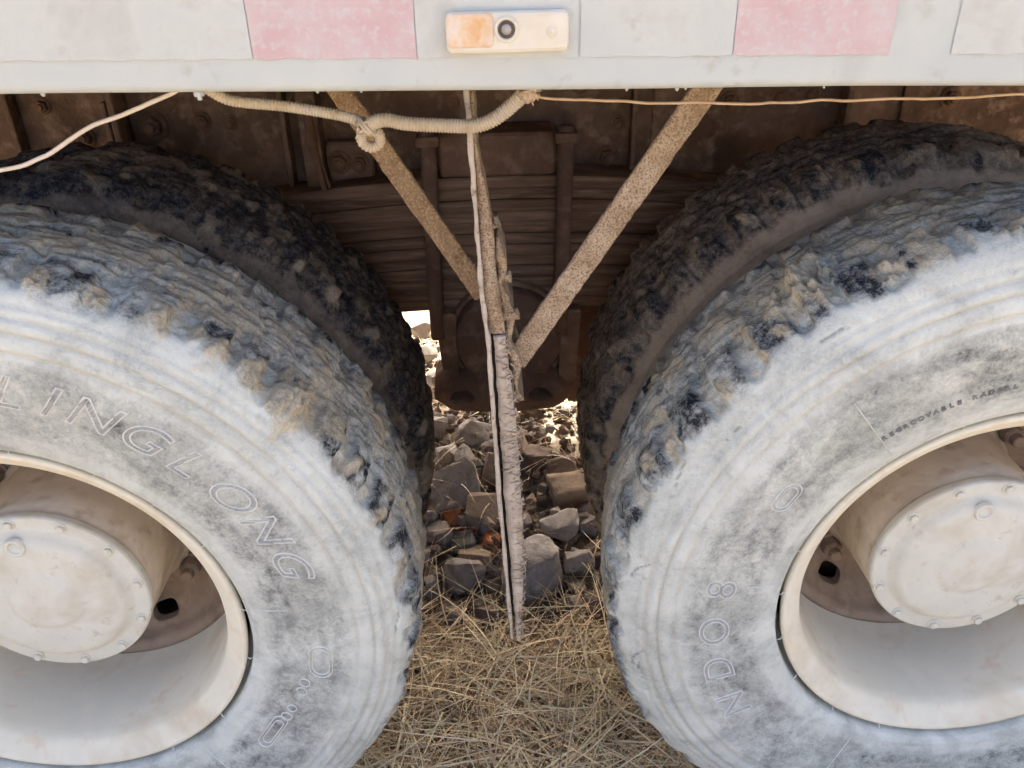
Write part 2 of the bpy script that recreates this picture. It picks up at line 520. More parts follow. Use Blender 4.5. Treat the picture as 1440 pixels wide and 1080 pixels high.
b = MB(); b.lathe([(-.000, .0055), (-.0016, .004), (-.0005, .0030), (-.0022, .0018), (-.0022, 0)], 14, (.0440, -.062, 1.2520)); b.build('screw', M['lamp_cream'], lamp, True)

# ---- small bolt and weld drips under the rail edge
b = MB(); b.tube([(-.2795, -.035, 1.214), (-.2795, -.035, 1.198)], .0022, 8); b.tube([(-.2795, -.035, 1.2055), (-.2795, -.035, 1.2015)], .0050, 6); b.build('rail_bolt', M['rail_paint'], rail)
for x, r in ((-.418, .0022), (-.17, .0016), (-.13, .0014), (.115, .0018), (.162, .002), (.17, .0014), (.03, .0014), (.3, .0012)):
    b = MB(); b.tube([(x, -.040, rz(x) + .003), (x, -.040, rz(x) - r * .6), (x + .0004, -.040, rz(x) - r * 1.4)], [r, r, r * .4], 7); b.build('paint_drip', M['rail_paint'], rail, True)

# ---- unseen deck and body above the wheels, built to keep the near side shaded
b = MB()
b.box(-2.6, 2.6, .021, 2.45, 1.375, 1.45); b.build('deck', M['deck'], truck, bevel=.006)
b = MB(); b.box(-2.6, 2.6, -.02, 2.45, 1.455, 1.60); b.build('body_side', M['rail_paint'], truck, bevel=.01)
for x in (-1.9, -1.05, .98, 1.9):
    b = MB(); b.box(x - .05, x + .05, .03, 2.4, 1.262, 1.373); b.build('cross_bearer', M['deck'], truck, bevel=.004)

# ---- chassis rails
def chassis_rail(y, s):
    b = MB()
    b.box(-2.6, 2.6, y, y + s * .008, .86, 1.14)
    b.box(-2.6, 2.6, y + s * .0085, y + s * .08, 1.132, 1.1399)
    b.box(-2.6, 2.6, y + s * .0085, y + s * .08, .8601, .868)
    return b.build('chassis_rail', M['chassis'], truck)


cr = chassis_rail(.78, 1)
chassis_rail(1.64, -1)
b = MB(); b.box(-2.6, 2.6, .775, .86, 1.1402, 1.262); b.build('subframe', M['deck'], truck, bevel=.003)
b = MB(); b.box(-2.6, 2.6, 1.56, 1.645, 1.1402, 1.262); b.build('subframe', M['deck'], truck, bevel=.003)
for x in (-1.3, 0, 1.3):
    b = MB(); b.box(x - .06, x + .06, .79, 1.63, .90, 1.10); b.build('cross_member', M['brown_metal'], truck, bevel=.01)
# plates and gussets on the near rail
for (x0, x1, z0, z1, t_) in ((-.885, -.70, .92, 1.13, .007), (-.685, -.405, .885, 1.13, .010), (.30, .62, .88, 1.13, .008), (.78, 1.2, .9, 1.13, .008)):
    b = MB(); b.box(x0, x1, .78 - t_, .7795, z0, z1); b.build('side_plate', M['chassis'], cr, bevel=.003)
for (x, y0, z0, z1, wd) in ((-.893, .745, .90, 1.14, .010), (-.694, .72, .93, 1.08, .012), (-.715, .735, .93, 1.06, .010), (-.395, .74, .87, 1.14, .010), (-.345, .725, .88, 1.11, .035), (.262, .745, .88, 1.10, .010), (.665, .74, .90, 1.14, .012)):
    b = MB(); b.box(x - wd / 2, x + wd / 2, y0, .7795, z0, z1); b.build('gusset', M['chassis'], cr, bevel=.003)
# bracket with hanging strap left of the spring
b = MB(); b.box(-.325, -.235, .745, .7795, .885, .975); b.build('bolt_plate', M['chassis'], cr, bevel=.012, segs=3)
b = MB(); b.tube([(-.338, .70, 1.05), (-.338, .70, .99), (-.330, .695, .94), (-.324, .69, .90), (-.330, .69, .888)], [.008, .009, .006, .005, .006], 8); b.build('hanging_strap', M['chassis_bolt'], cr, True)
b = MB(); b.tube([(-.336, .70, .985), (-.322, .70, .935), (-.314, .70, .895), (-.318, .70, .875)], [.003, .003, .003, .004], 6); b.build('hanging_strap', M['chassis_bolt'], cr, True)

bolt_me = {}
def bolt(parent, x, y, z, r, h=None, mat='chassis_bolt', washer=True, name='bolt'):
    key = (round(r, 4), mat, washer)
    if key not in bolt_me:
        b = MB()
        if washer: b.lathe([(0, r * 1.45), (-r * .18, r * 1.45), (-r * .22, r * 1.35), (-r * .22, .0)], 18)
        b.hexbolt((0, -r * .2 if washer else 0, 0), r, h or r * .8, 6, .3)
        b.lathe([(-r * .9, r * .55), (-r * 1.35, r * .55), (-r * 1.45, r * .45), (-r * 1.45, 0)], 12)
        bolt_me[key] = b.mesh(name, M[mat])
    o = put(name, bolt_me[key], parent, (x, y, z), (0, random.random() * 3, 0))
    return o


for (x, z, r, y) in ((-.644, 1.010, .019, .7698), (-.551, 1.016, .012, .7698), (-.498, 1.013, .010, .7698), (-.777, .992, .014, .7728), (-.655, .945, .014, .7698), (-.60, .93, .012, .7698), (-.30, .938, .0155, .7448), (-.262, .936, .013, .7448), (.217, .925, .016, .7798), (.235, .99, .010, .7798), (.37, 1.03, .010, .7718), (.445, 1.025, .013, .7718), (.54, 1.03, .010, .7718), (.60, 1.035, .009, .7718), (.87, 1.02, .014, .7718), (-.84, 1.05, .011, .7728), (.05, 1.04, .010, .7798), (-.08, 1.035, .010, .7798), (-.20, 1.06, .011, .7798), (.16, 1.06, .011, .7798)):
    bolt(cr, x, y, z, r)

# ---- leaf spring pack over the trunnion
spring = empty('leaf_spring', (0, .72, .68), truck)
NL = 12
for i in range(NL):
    zt = .918 - i * .0222
    half = .60 - .034 * max(0, i - 1)
    b = MB(); n = 24; vs = []; fs = []
    y0 = .684 + (.003 if i % 3 == 1 else 0) - (.002 if i % 4 == 2 else 0)
    for k in range(n + 1):
        x = -half + 2 * half * k / n
        zz = zt - .055 * (x / .6) ** 2 * (1 - .02 * i)
        th = .0211
        vs += [(x, y0 + .002, zz - th), (x, y0, zz - th + .003), (x, y0, zz - .003), (x, y0 + .002, zz), (x, .775, zz), (x, .775, zz - th)]
    for k in range(n):
        for j in range(6): fs.append((k * 6 + j, k * 6 + (j + 1) % 6, k * 6 + 6 + (j + 1) % 6, k * 6 + 6 + j))
    fs.append(tuple(range(6))); fs.append(tuple(n * 6 + j for j in range(6)))
    b.add(vs, fs)
    b.build('leaf', M['spring'], spring)
b = MB(); b.box(-.107, .108, .672, .775, .921, 1.000); b.build('clamp_plate', M['brown_metal'], spring, bevel=.012, segs=3)
b = MB(); b.box(-.104, .105, .679, .682, .65, .919); b.build('clamp_backing', M['spring'], spring) if False else None
for x, dx in ((-.1235, -.006), (.1245, -.006)):
    b = MB(); b.tube([(x, .662, 1.012), (x + dx * .3, .662, .90), (x + dx, .662, .70), (x + dx, .662, .60)], .0150, 14); b.build('u_bolt', M['brown_metal'], spring, True)
    bolt(spring, x, .668, 1.0, .001) if False else None
    b = MB(); b.box(x - .021, x + .021, .64, .684, .985, 1.004); b.build('u_bolt_nut', M['brown_metal'], spring, bevel=.005)

# ---- trunnion saddle under the spring
sad = empty('trunnion_saddle', (0, .72, .42), truck)
b = MB(); b.lathe([(0, .0), (0, .098), (.004, .106), (.05, .112), (.12, .115)], 48, (.012, .650, .590)); b.build('end_cover', M['brown_metal'], sad, True)
b = MB(); b.lathe([(0, .113), (-.004, .117), (0, .123), (.03, .125)], 48, (.012, .672, .590), False); b.build('cover_ring', M['chassis'], sad, True)
for sx in (-1, 1):
    b = MB()
    x = .012 + sx * .125
    pts = [(x - .022, .655), (x + .022, .655), (x + .018 - sx * .004, .50), (x - sx * .012, .47), (x - .016 - sx * .006, .50)]
    vs = [(px, y, pz) for y in (.655, .74) for px, pz in pts]
    m_ = len(pts)
    b.add(vs, [tuple(range(m_)), tuple(range(m_, 2 * m_))[::-1]] + [(k, (k + 1) % m_, m_ + (k + 1) % m_, m_ + k) for k in range(m_)])
    b.build('saddle_leg', M['chassis'], sad, bevel=.005)
b = MB(); b.box(-.105, .128, .68, .78, .60, .652); b.build('saddle_top', M['brown_metal'], sad, bevel=.008)


def lower_casting():
    """rounded cast bracket with two slanting pockets"""
    nx_, nz_ = 60, 28; vs = []; fs = []
    for j in range(nz_ + 1):
        for i in range(nx_ + 1):
            u = -1 + 2 * i / nx_; v = -1 + 2 * j / nz_
            hx = .146; x = .0 + hx * u
            top = .515 + .028 * math.exp(-((u) / .55) ** 2) - .028 * max(0, abs(u) - .75) * 4
            bot = .418 + .03 * max(0, abs(u) - .70) * 3 - .006 * math.cos(u * 3)
            z = bot + (top - bot) * (v + 1) / 2
            y = .628 + .045 * abs(v) ** 3 + .05 * max(0, abs(u) - .8) * 2
            for px in (-.086, .074):
                d = math.hypot((x - px) / .021, (z - .478 - .006 * math.cos((x - px) * 70)) / .0085)
                y += .045 * (1 - float(sstep(.8, 1.25, np.float64(d))))
                d2 = math.hypot((x - px) / .038, (z - .470) / .028)
                y -= .014 * (1 - float(sstep(.4, 1.3, np.float64(d2))))
            vs.append((x, y, z))
    W = nx_ + 1
    for j in range(nz_):
        for i in range(nx_): fs.append((j * W + i, j * W + i + 1, (j + 1) * W + i + 1, (j + 1) * W + i))
    n0 = len(vs)
    bd = [i for i in range(W)] + [j * W + nx_ for j in range(1, nz_ + 1)] + [nz_ * W + i for i in range(nx_ - 1, -1, -1)] + [j * W for j in range(nz_ - 1, 0, -1)]
    for k in bd: x, y, z = vs[k]; vs.append((x, .76, z))
    m_ = len(bd)
    for k in range(m_): fs.append((bd[k], n0 + k, n0 + (k + 1) % m_, bd[(k + 1) % m_]))
    fs.append(tuple(n0 + k for k in range(m_)))
    b = MB(); b.add(vs, fs)
    b.build('lower_casting', M['brown_metal'], sad, True)


lower_casting()
b = MB(); b.tube([(.012, .76, .52), (.012, 1.66, .52)], .055, 20); b.build('trunnion_shaft', M['brown_metal'], sad, True)
# axle housings between the wheels of either side
for x in (-S, S):
    b = MB()
    b.tube([(x, .62, AX), (x, .80, AX), (x, .95, AX), (x, 1.06, AX), (x, 1.2, AX), (x, 1.34, AX), (x, 1.45, AX), (x, 1.75, AX)], [.075, .075, .085, .17, .19, .17, .085, .075], 24)
    b.build('axle_housing', M['brown_metal'], truck, True)


# unseen tank added to shade the rubble; chamber added to cover the bright gap
b = MB(); b.tube([(-1.0, 1.97, .77), (-.985, 1.97, .77), (-.95, 1.97, .77), (.10, 1.97, .77), (.135, 1.97, .77), (.15, 1.97, .77)], [.06, .10, .13, .13, .10, .06], 28); b.build('shade_tank', M['brown_metal'], truck, True)
for x in (-.75, -.15):
    b = MB(); b.box(x - .02, x + .02, 1.65, 1.97, .89, .93); b.build('shade_tank_bracket', M['brown_metal'], truck, bevel=.004)
brk = empty('added_chamber', (.2, .82, .55), truck)
b = MB(); b.lathe([(0, .0), (0, .082), (.012, .096), (.05, .101), (.056, .109), (.066, .109), (.072, .101), (.12, .092), (.14, .05), (.14, 0)], 36, (.236, .775, .490)); b.build('chamber_body', M['brown_metal'], brk, True)
b = MB(); b.box(.150, .30, .815, .845, .345, .43); b.build('gap_plate', M['brown_metal'], brk, bevel=.004)  # plate added below the chamber to close the rest of the bright gap
b = MB(); b.tube([(.236, .90, .490), (.236, 1.0, .490), (.32, 1.05, .50)], .012, 10); b.build('push_rod', M['brown_metal'], brk, True)

# ------------------------------------------------------------------ wheels
PROF = [(.030, .286), (.016, .2965), (.002, .2990), (-.008, .3005), (-.0145, .3045), (-.018, .310), (-.021, .318), (-.026, .345), (-.031, .38), (-.0345, .41), (-.0335, .44), (-.029, .468), (-.020, .491), (-.008, .508), (.007, .5178), (.025, .5225), (.060, .5255), (.115, .5262), (.175, .5235), (.210, .5180), (.232, .5095), (.250, .497), (.268, .475), (.281, .44), (.2845, .41), (.278, .36), (.262, .31), (.25, .286)]
PROF_R = [(y, r) for y, r in PROF[:13]] + [(-.008, .513), (.007, .5245), (.025, .5290), (.060, .5300), (.110, .5275), (.165, .5205), (.200, .5120), (.228, .502), (.248, .490), (.267, .470)] + PROF[-5:]


def catmull(pts, n):
    P = np.array(pts, float); out = []
    Q = np.vstack([2 * P[0] - P[1], P, 2 * P[-1] - P[-2]])
    for i in range(1, len(Q) - 2):
        t = np.linspace(0, 1, 24, endpoint=False)[:, None]
        a, b_, c, d = Q[i - 1], Q[i], Q[i + 1], Q[i + 2]
        out.append(.5 * (2 * b_ + (c - a) * t + (2 * a - 5 * b_ + 4 * c - d) * t * t + (3 * b_ - a - 3 * c + d) * t ** 3))
    C = np.vstack(out + [P[-1:]])
    s = np.concatenate([[0], np.cumsum(np.hypot(*np.diff(C, axis=0).T))])
    u = np.linspace(0, s[-1], n)
    return np.stack([np.interp(u, s, C[:, 0]), np.interp(u, s, C[:, 1])], -1), u


def make_tyre(name, seed, arc, nd, nc, npf, inner=False, mat=None, prof=PROF, c0=.507, t0=.044, clods=()):
    """tyre about the wheel's own centre; arc = (start, end) degrees of the finely divided part"""
    a0, a1 = R_(arc[0]), R_(arc[1])
    th = np.concatenate([np.linspace(a0, a1, nd, endpoint=False), np.linspace(a1, a0 + 2 * math.pi, nc, endpoint=False)])
    C, s = catmull(prof, npf)
    y, r = C[:, 0], C[:, 1]
    dy, dr = np.gradient(y), np.gradient(r)
    L = np.hypot(dy, dr)
    ny, nr = -dr / L, dy / L            # outward normal of the section
    if nr[npf // 2] < 0: ny, nr = -ny, -nr
    TH, Yg = np.meshgrid(th, y, indexing='ij')
    _, Rg = np.meshgrid(th, r, indexing='ij')
    X0, Z0 = Rg * np.cos(TH), Rg * np.sin(TH)
    front = Yg < .125
    tr = RNG
    rs = np.random.default_rng(seed)
    NLUG = 46
    ph = TH * NLUG / (2 * math.pi) + .5 * (vnoise(np.cos(TH) * 6, np.sin(TH) * 6, TH * 0, seed) - .5) + .35 * np.sin(TH * 5 + seed)
    ph = ph + np.where(front, 0, .45)
    fr = ph - np.floor(ph)
    wob = .10 * (fbm(X0 * 40, Yg * 40, Z0 * 40, 2, seed + 3) - .5)
    lug = sstep(.26, .46, np.abs(fr - .5) * 2 + wob * 2)          # 1 on the lug, 0 in the notch
    lug_id = hash3(np.floor(ph).astype(np.int64), front.astype(np.int64), np.int64(3), seed + 40)
    # zones
    dist_tr = np.minimum(Yg, .25 - Yg)                            # distance in from either side of the tread
    c_w = c0 - .003 + .026 * (fbm(X0 * 24, Yg * 24, Z0 * 24, 3, seed + 81) - .5)
    crown = sstep(c_w, c_w + .015, Rg)                                 # shoulder and tread
    crown = np.maximum(crown, sstep(.035, .05, Yg) * (1 - sstep(.226, .240, Yg)) * (Rg > .48))
    tread = sstep(t0, t0 + .018, dist_tr) * (Rg > .49)
    shoulder = crown * (1 - sstep(t0 + .006, t0 + .024, dist_tr))
    n_lo = fbm(X0 * 16, Yg * 16, Z0 * 16, 3, seed) - .5
    n_md = fbm(X0 * 55, Yg * 55, Z0 * 55, 3, seed + 7) - .5
    n_hi = fbm(X0 * 170, Yg * 170, Z0 * 170, 2, seed + 11) - .5
    strk = fbm(TH * 12, Yg * 140, TH * 0, 3, seed + 5) - .5        # torn rubber runs round the tyre
    strk2 = fbm(TH * 40, Yg * 420, TH * 0, 2, seed + 6) - .5
    d = np.zeros_like(TH)
    # worn shoulder lugs and notches
    d += shoulder * ((lug - .65) * .0095 + (lug_id - .5) * .003 + n_lo * .010 + n_md * .006 + n_hi * .003)
    edge = tread * (1 - sstep(t0 + .02, t0 + .045, dist_tr))
    d += edge * (-(1 - lug) * .0050)
    # zigzag grooves
    tri = np.abs((TH * NLUG / math.pi / 1.0) % 2 - 1) - .5
    gro = np.zeros_like(TH)
    for yc, sg in ((.082, 1), (.112, -1), (.144, 1), (.178, -1)):
        gro = np.maximum(gro, np.exp(-((Yg - yc - sg * .009 * tri - .004 * n_lo) / .0034) ** 2))
    d -= tread * gro * .0045
    rib = np.floor((Yg - .06) / .032)
    fs_ = (ph + .37 * rib) % 1.0
    d -= tread * (1 - sstep(.05, .13, np.abs(fs_ - .5) + .08 * n_lo)) * .0040
    d += tread * (strk * .0050 + strk2 * .0022 + n_lo * .006 + n_md * .0022)
    # sidewall rings
    side = (1 - crown) * (Rg < .505)
    rg = np.zeros_like(TH)
    wv = .0012 * n_lo
    for rc, wd, am in ((.3045, .0022, .0022), (.3115, .0016, .0015), (.4250, .0016, -.0010), (.4480, .0022, -.0036), (.4700, .0024, -.0040), (.4860, .0026, -.0034), (.4980, .0025, -.0018)):
        rg += am * np.exp(-((Rg - rc - wv * (rc > .4)) / wd) ** 2)
    rg += .0018 * sstep(.446, .451, Rg) + .0018 * sstep(.468, .473, Rg)
    d += np.where(Yg < .05, rg * (1 - crown), rg * .6 * (1 - crown))
    d += side * sstep(.43, .48, Rg) * (n_lo * .003 + n_md * .0022)
    d += side * (n_md * .0005 + n_lo * .0008)
    # radial mould seams
    # mud clods pressed into the notches
    mud = np.zeros_like(TH)
    ncl = 46 if not inner else 70
    for k in range(ncl + len(clods)):
        q = rs.uniform(0, 2 * math.pi)
        # centre in a notch
        ph_q = np.round(q * NLUG / (2 * math.pi))
        q = (ph_q + .0) * 2 * math.pi / NLUG + rs.normal(0, .02)
        sy = (rs.uniform(.000, .040) if rs.random() < .8 else rs.uniform(.22, .25))
        ro = np.interp(sy, y[np.argmin(y):npf // 2], r[np.argmin(y):npf // 2]) if sy < .1 else .515
        rad = rs.uniform(.007, .017) * (1.0 if not inner else .9)
        if k >= ncl:
            q, sy, rad = R_(clods[k - ncl][0]), clods[k - ncl][1], clods[k - ncl][2]
            ro = np.interp(sy, y[np.argmin(y):npf // 2], r[np.argmin(y):npf // 2])
        dq = np.angle(np.exp(1j * (TH - q))) * .5
        el_ = rs.uniform(.55, 1.1); tw = rs.uniform(-.5, .5)
        g2 = (((dq + tw * (Yg - sy)) / el_) ** 2 + ((Yg - sy) * .75) ** 2 + ((Rg - ro) * .7) ** 2)
        g = np.sqrt(g2) / rad + (n_md * 1.5 + n_lo * .9 + n_hi * .8)
        hgt = 1 - sstep(.45, 1.15, g)
        d += hgt * rad * .30 * (1 + n_md * 2.4 + n_hi * 1.5)
        mud = np.maximum(mud, hgt)
    # cracks and chunked-out bites
    bites = sstep(.63, .70, fbm(X0 * 26, Yg * 26, Z0 * 26, 2, seed + 31)) * crown
    d -= bites * .0045
    # weathering cracks in the upper sidewall and shoulder
    crack = np.zeros_like(TH)
    srow = np.broadcast_to(s[None], TH.shape)
    s_sh = float(np.interp(c0, r[:npf // 2], s[:npf // 2]))
    for k in range(9 if not inner else 4):
        q = rs.uniform(a0, a1); sq = s_sh + rs.uniform(-.030, .006); hd = rs.choice((0.0, math.pi)) + rs.normal(0, .2)
        jj = np.abs(srow[0] - sq) < .035
        cols_ = np.where(jj)[0]; rows_ = np.where(np.abs(np.angle(np.exp(1j * (th - q)))) < .16)[0]
        if not len(cols_) or not len(rows_): continue
        sub = np.ix_(rows_, cols_)
        U = np.angle(np.exp(1j * (TH[sub] - q))) * .5; W_ = srow[sub] - sq
        pu, pw = 0.0, 0.0; best = np.full(U.shape, 9.0); n_s = rs.integers(5, 14)
        for m_ in range(n_s):
            hd += rs.normal(0, .28); st_ = rs.uniform(.003, .006)
            nu, nw = pu + math.cos(hd) * st_, pw + math.sin(hd) * st_ * .7
            t_ = np.clip(((U - pu) * (nu - pu) + (W_ - pw) * (nw - pw)) / (st_ * st_), 0, 1)
            wd_ = .0017 * (1 - .6 * abs(m_ / n_s - .4))
            best = np.minimum(best, np.hypot(U - pu - t_ * (nu - pu), W_ - pw - t_ * (nw - pw)) / wd_)
            pu, pw = nu, nw
        crack[sub] = np.maximum(crack[sub], 1 - sstep(.55, 1.2, best))
    d -= crack * .0022
    gline = np.zeros_like(TH)
    for rc in (.4480, .4700, .4860): gline = np.maximum(gline, np.exp(-((Rg - rc - wv) / .0022) ** 2))
    chip = sstep(.575, .625, fbm(X0 * 21 + 3, Yg * 21, Z0 * 21, 3, seed + 71)) * crown
    d += chip * (.0018 + .004 * n_md)
    # ---- dust cover
    smudge = .45 * fbm(X0 * 10, Yg * 10, Z0 * 10, 4, seed + 50) + .55 * fbm(TH * 14, Rg * 55, TH * 0, 4, seed + 53)
    band = sstep(.322, .345, Rg) * (1 - sstep(.420, .445, Rg))
    dust = 1.0 - .22 * band - .22 * sstep(.46, .70, smudge) * band
    smr = fbm(TH * 5, Rg * 60, TH * 0, 3, seed + 51)
    dust -= .16 * sstep(.52, .72, smr) * (Rg < .47)
    dust += .12 * sstep(.43, .46, Rg) * (1 - crown)
    dsh = (.98 - (1.0 - .5 * lug_id) * lug * sstep(.34, .56, fbm(X0 * 30, Yg * 30, Z0 * 30, 3, seed + 52) + .22 * (shoulder - .6))) - .25 * bites
    dtr = .74 + .80 * strk + .3 * n_lo - .25 * gro + .25 * (n_md)
    dust = dust * (1 - crown) + crown * (dsh * (1 - tread) + dtr * tread)
    mudw = np.maximum(mud * .9, crown * tread * (.36 + 1.6 * n_lo + .7 * strk))
    mudw = np.maximum(mudw, .5 * (1 - lug) * shoulder * sstep(.45, .6, smudge))
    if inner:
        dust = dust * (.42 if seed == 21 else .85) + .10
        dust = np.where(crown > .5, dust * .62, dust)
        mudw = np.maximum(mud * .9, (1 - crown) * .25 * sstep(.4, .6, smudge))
    mudw = np.maximum(mudw, (.85 if not inner else .5) * chip * (.55 + .8 * n_md + .45))
    dust = dust - .55 * crack
    mudw = np.maximum(mudw, .40 * gline * sstep(.40, .55, fbm(X0 * 12, Yg * 12, Z0 * 12, 2, seed + 63)) * (1 - crown))
    rough = np.clip(crown * .9 + .12 + .42 * band * (.5 + .8 * sstep(.42, .6, smudge)) + .2 * sstep(.44, .48, Rg), 0, 1)
    Rr = Rg + d * nr[None]
    Yy = Yg + d * ny[None]
    # flatten where it stands on the ground
    X, Z = Rr * np.cos(TH), Rr * np.sin(TH)
    lowz = -AX + .004
    Z = np.where(Z < lowz, lowz + (Z - lowz) * .08, Z)
    V = np.stack([X, Yy, Z], -1).reshape(-1, 3)
    nt_, npf_ = len(th), npf
    i = (np.arange(nt_)[:, None] * npf_ + np.arange(npf_ - 1)[None])
    j = (((np.arange(nt_) + 1) % nt_)[:, None] * npf_ + np.arange(npf_ - 1)[None])
    F = np.stack([i, j, j + 1, i + 1], -1).reshape(-1, 4)
    me = bpy.data.meshes.new(name)
    me.vertices.add(len(V)); me.vertices.foreach_set('co', V.astype(np.float32).ravel())
    me.loops.add(F.size); me.loops.foreach_set('vertex_index', F.astype(np.int32).ravel())
    me.polygons.add(len(F)); me.polygons.foreach_set('loop_start', np.arange(0, F.size, 4, dtype=np.int32))
    me.polygons.foreach_set('use_smooth', np.ones(len(F), bool))
    at = me.attributes.new('cover', 'FLOAT_COLOR', 'POINT')
    col = np.stack([np.clip(dust, 0, 1), np.clip(mudw, 0, 1), rough, np.ones_like(rough)], -1).reshape(-1)
    at.data.foreach_set('color', col.astype(np.float32))
    me.materials.append(mat)
    me.update(); me.validate()
    return me


PF, _ = catmull(PROF, 400)
_h = PF[:int(np.argmax(PF[:, 1] > .51))]
def side_y(r): return float(np.interp(r, _h[:, 1], _h[:, 0]))


def make_rim(wh):
    # flange and barrel
    b = MB()
    b.lathe([(.02, .2835), (.006, .2895), (-.002, .2922), (-.007, .2920), (-.0095, .2895), (-.0095, .2860), (-.007, .2825), (-.003, .2785), (.003, .2700), (.0085, .2640), (.0115, .2610), (.016, .2585), (.030, .2560), (.055, .2540), (.100, .2510), (.140, .2490), (.165, .2475), (.176, .2450), (.186, .2440), (.192, .2440), (.192, .2500), (.15, .2560), (.055, .2590), (.030, .2650), (.026, .278)], 144, closed=True)
    me = b.mesh('rim', M['rim_paint'], True)
    put('rim', me, wh, wloc(wh))
    # wheel disc with hand holes
    b = MB()
    b.lathe([(.170, .2460), (.171, .238), (.174, .231), (.181, .2265), (.190, .2235), (.197, .216), (.205, .204), (.213, .194), (.220, .186), (.226, .178), (.228, .165), (.228, .125), (.238, .125), (.238, .168), (.236, .182), (.228, .194), (.221, .203), (.213, .214), (.205, .226), (.185, .236), (.183, .2460)], 128, closed=True)
    md = b.mesh('wheel_disc', M['disc_dirt'], True)
    cut = MB()
    for k in range(8):
        a = 2 * math.pi * (k + .5) / 8 + .1
        ring = []
        for q in range(20):
            t_ = 2 * math.pi * q / 20
            ex = .024 * np.sign(math.cos(t_)) * abs(math.cos(t_)) ** .7; ez = .0135 * np.sign(math.sin(t_)) * abs(math.sin(t_)) ** .7
            rr = .200 + ez; aa = a + ex / .200
            ring.append((rr * math.cos(aa), rr * math.sin(aa)))
        vs = [(x, yy, z) for yy in (.15, .27) for x, z in ring]
        cut.add(vs, [tuple(range(20)), tuple(range(20, 40))[::-1]] + [(q, (q + 1) % 20, 20 + (q + 1) % 20, 20 + q) for q in range(20)])
    o1 = bpy.data.objects.new('tmp_disc', md); o2 = bpy.data.objects.new('tmp_cut', cut.mesh('tmp_cut'))
    COL.objects.link(o1); COL.objects.link(o2)
    mod = o1.modifiers.new('b', 'BOOLEAN'); mod.operation = 'DIFFERENCE'; mod.object = o2; mod.solver = 'EXACT'
    dg = bpy.context.evaluated_depsgraph_get()
    me2 = bpy.data.meshes.new_from_object(o1.evaluated_get(dg))
    me2.name = 'wheel_disc'
    bpy.data.objects.remove(o1); bpy.data.objects.remove(o2)
    return me2


DISC = None
bolt_hub = None


def make_wheel(sx, tyre_me, rot, name='wheel', plug=95):
    global DISC
    wh = empty('wheel', (sx, 0, AX), truck)
    put('tyre', tyre_me, wh, wloc(wh))
    d = make_rim(wh)
    if DISC is None: DISC = d
    o = put('wheel_disc', DISC, wh, wloc(wh), (0, rot, 0))
    # hub drum and cap
    b = MB(); b.lathe([(.232, .150), (.222, .150), (.217, .143), (.20, .1395), (.12, .1380), (.0695, .1370), (.069, .10)], 96); put('hub_drum', b.mesh('hub_drum', M['hub_tan'], True), wh, wloc(wh))
    b = MB(); b.lathe([(.0690, .1395), (.0610, .1405), (.0565, .1395), (.0550, .1370), (.0560, .1210), (.0555, .1165), (.0490, .1110), (.0440, .1060), (.0420, .0980), (.0415, .080), (.0420, .058), (.0420, .0520), (.0390, .0470), (.0365, .0410), (.0355, .030), (.0355, .0)], 96)
    me = b.mesh('hub_cap', M['hub_dust'], True)
    put('hub_cap', me, wh, wloc(wh))
    for k in range(12):
        a = 2 * math.pi * k / 12 + rot
        o = put('cap_bolt', CAPBOLT, wh, wloc(wh) + Vector((.1300 * math.cos(a), .0555, .1300 * math.sin(a))), (0, random.random() * 3, 0))
    for k in range(10):
        a = 2 * math.pi * k / 10 + rot * .5 + .55
        put('wheel_nut', WHEELNUT, wh, wloc(wh) + Vector((.1640 * math.cos(a), .2278, .1640 * math.sin(a))), (0, random.random() * 3, 0))
    a = R_(plug)
    b = MB(); b.lathe([(.003, .0145), (-.003, .0140), (-.0042, .0120), (-.0030, .0090), (.006, .0080), (.007, 0)], 24, (.100 * math.cos(a), .0425, .100 * math.sin(a))); put('filler_plug', b.mesh('filler_plug', M['hub_dust'], True), wh, wloc(wh))
    return wh


b = MB(); b.lathe([(0, .0085), (-.0012, .0085), (-.0016, .0078), (-.0016, 0)], 14); b.hexbolt((0, -.001, 0), .0062, .0052, 6); CAPBOLT = b.mesh('cap_bolt', M['hub_dust'])
b = MB(); b.lathe([(0, .021), (-.003, .021), (-.004, .019), (-.004, 0)], 20); b.hexbolt((0, -.003, 0), .0165, .022, 6); b.lathe([(-.02, .010), (-.036, .010), (-.038, .008), (-.038, 0)], 14); WHEELNUT = b.mesh('wheel_nut', M['disc_dirt'])

tL = make_tyre('tyre', 3, (-75, 120), 1080, 150, 250, False, M['tyre_outer'], clods=((73, .012, .016), (66.1, .014, .021), (58.4, .014, .022), (50.6, .014, .020), (41.5, .006, .020), (39.0, .018, .036), (27.5, .010, .020), (18.5, .002, .016)))
tR = make_tyre('tyre', 8, (60, 255), 1080, 150, 250, False, M['tyre_outer'], PROF_R, .515, .050, clods=((123.5, .085, .045), (127, .075, .035), (135, .07, .022), (116, .02, .018), (130.5, .018, .016), (152, .012, .018)))
wL = make_wheel(-S, tL, .12, plug=96)
wR = make_wheel(S, tR, .35, plug=96)
wL['label'] = 'pale dusty outer wheel on the left with embossed lettering and round hub cap'
wR['label'] = 'pale dusty outer wheel on the right with cracked dark shoulder lugs'
M['tyre_inner_tan'] = tyre_mat('tyre_inner_tan', (.26, .20, .14), (.42, .335, .24), (.48, .38, .26))
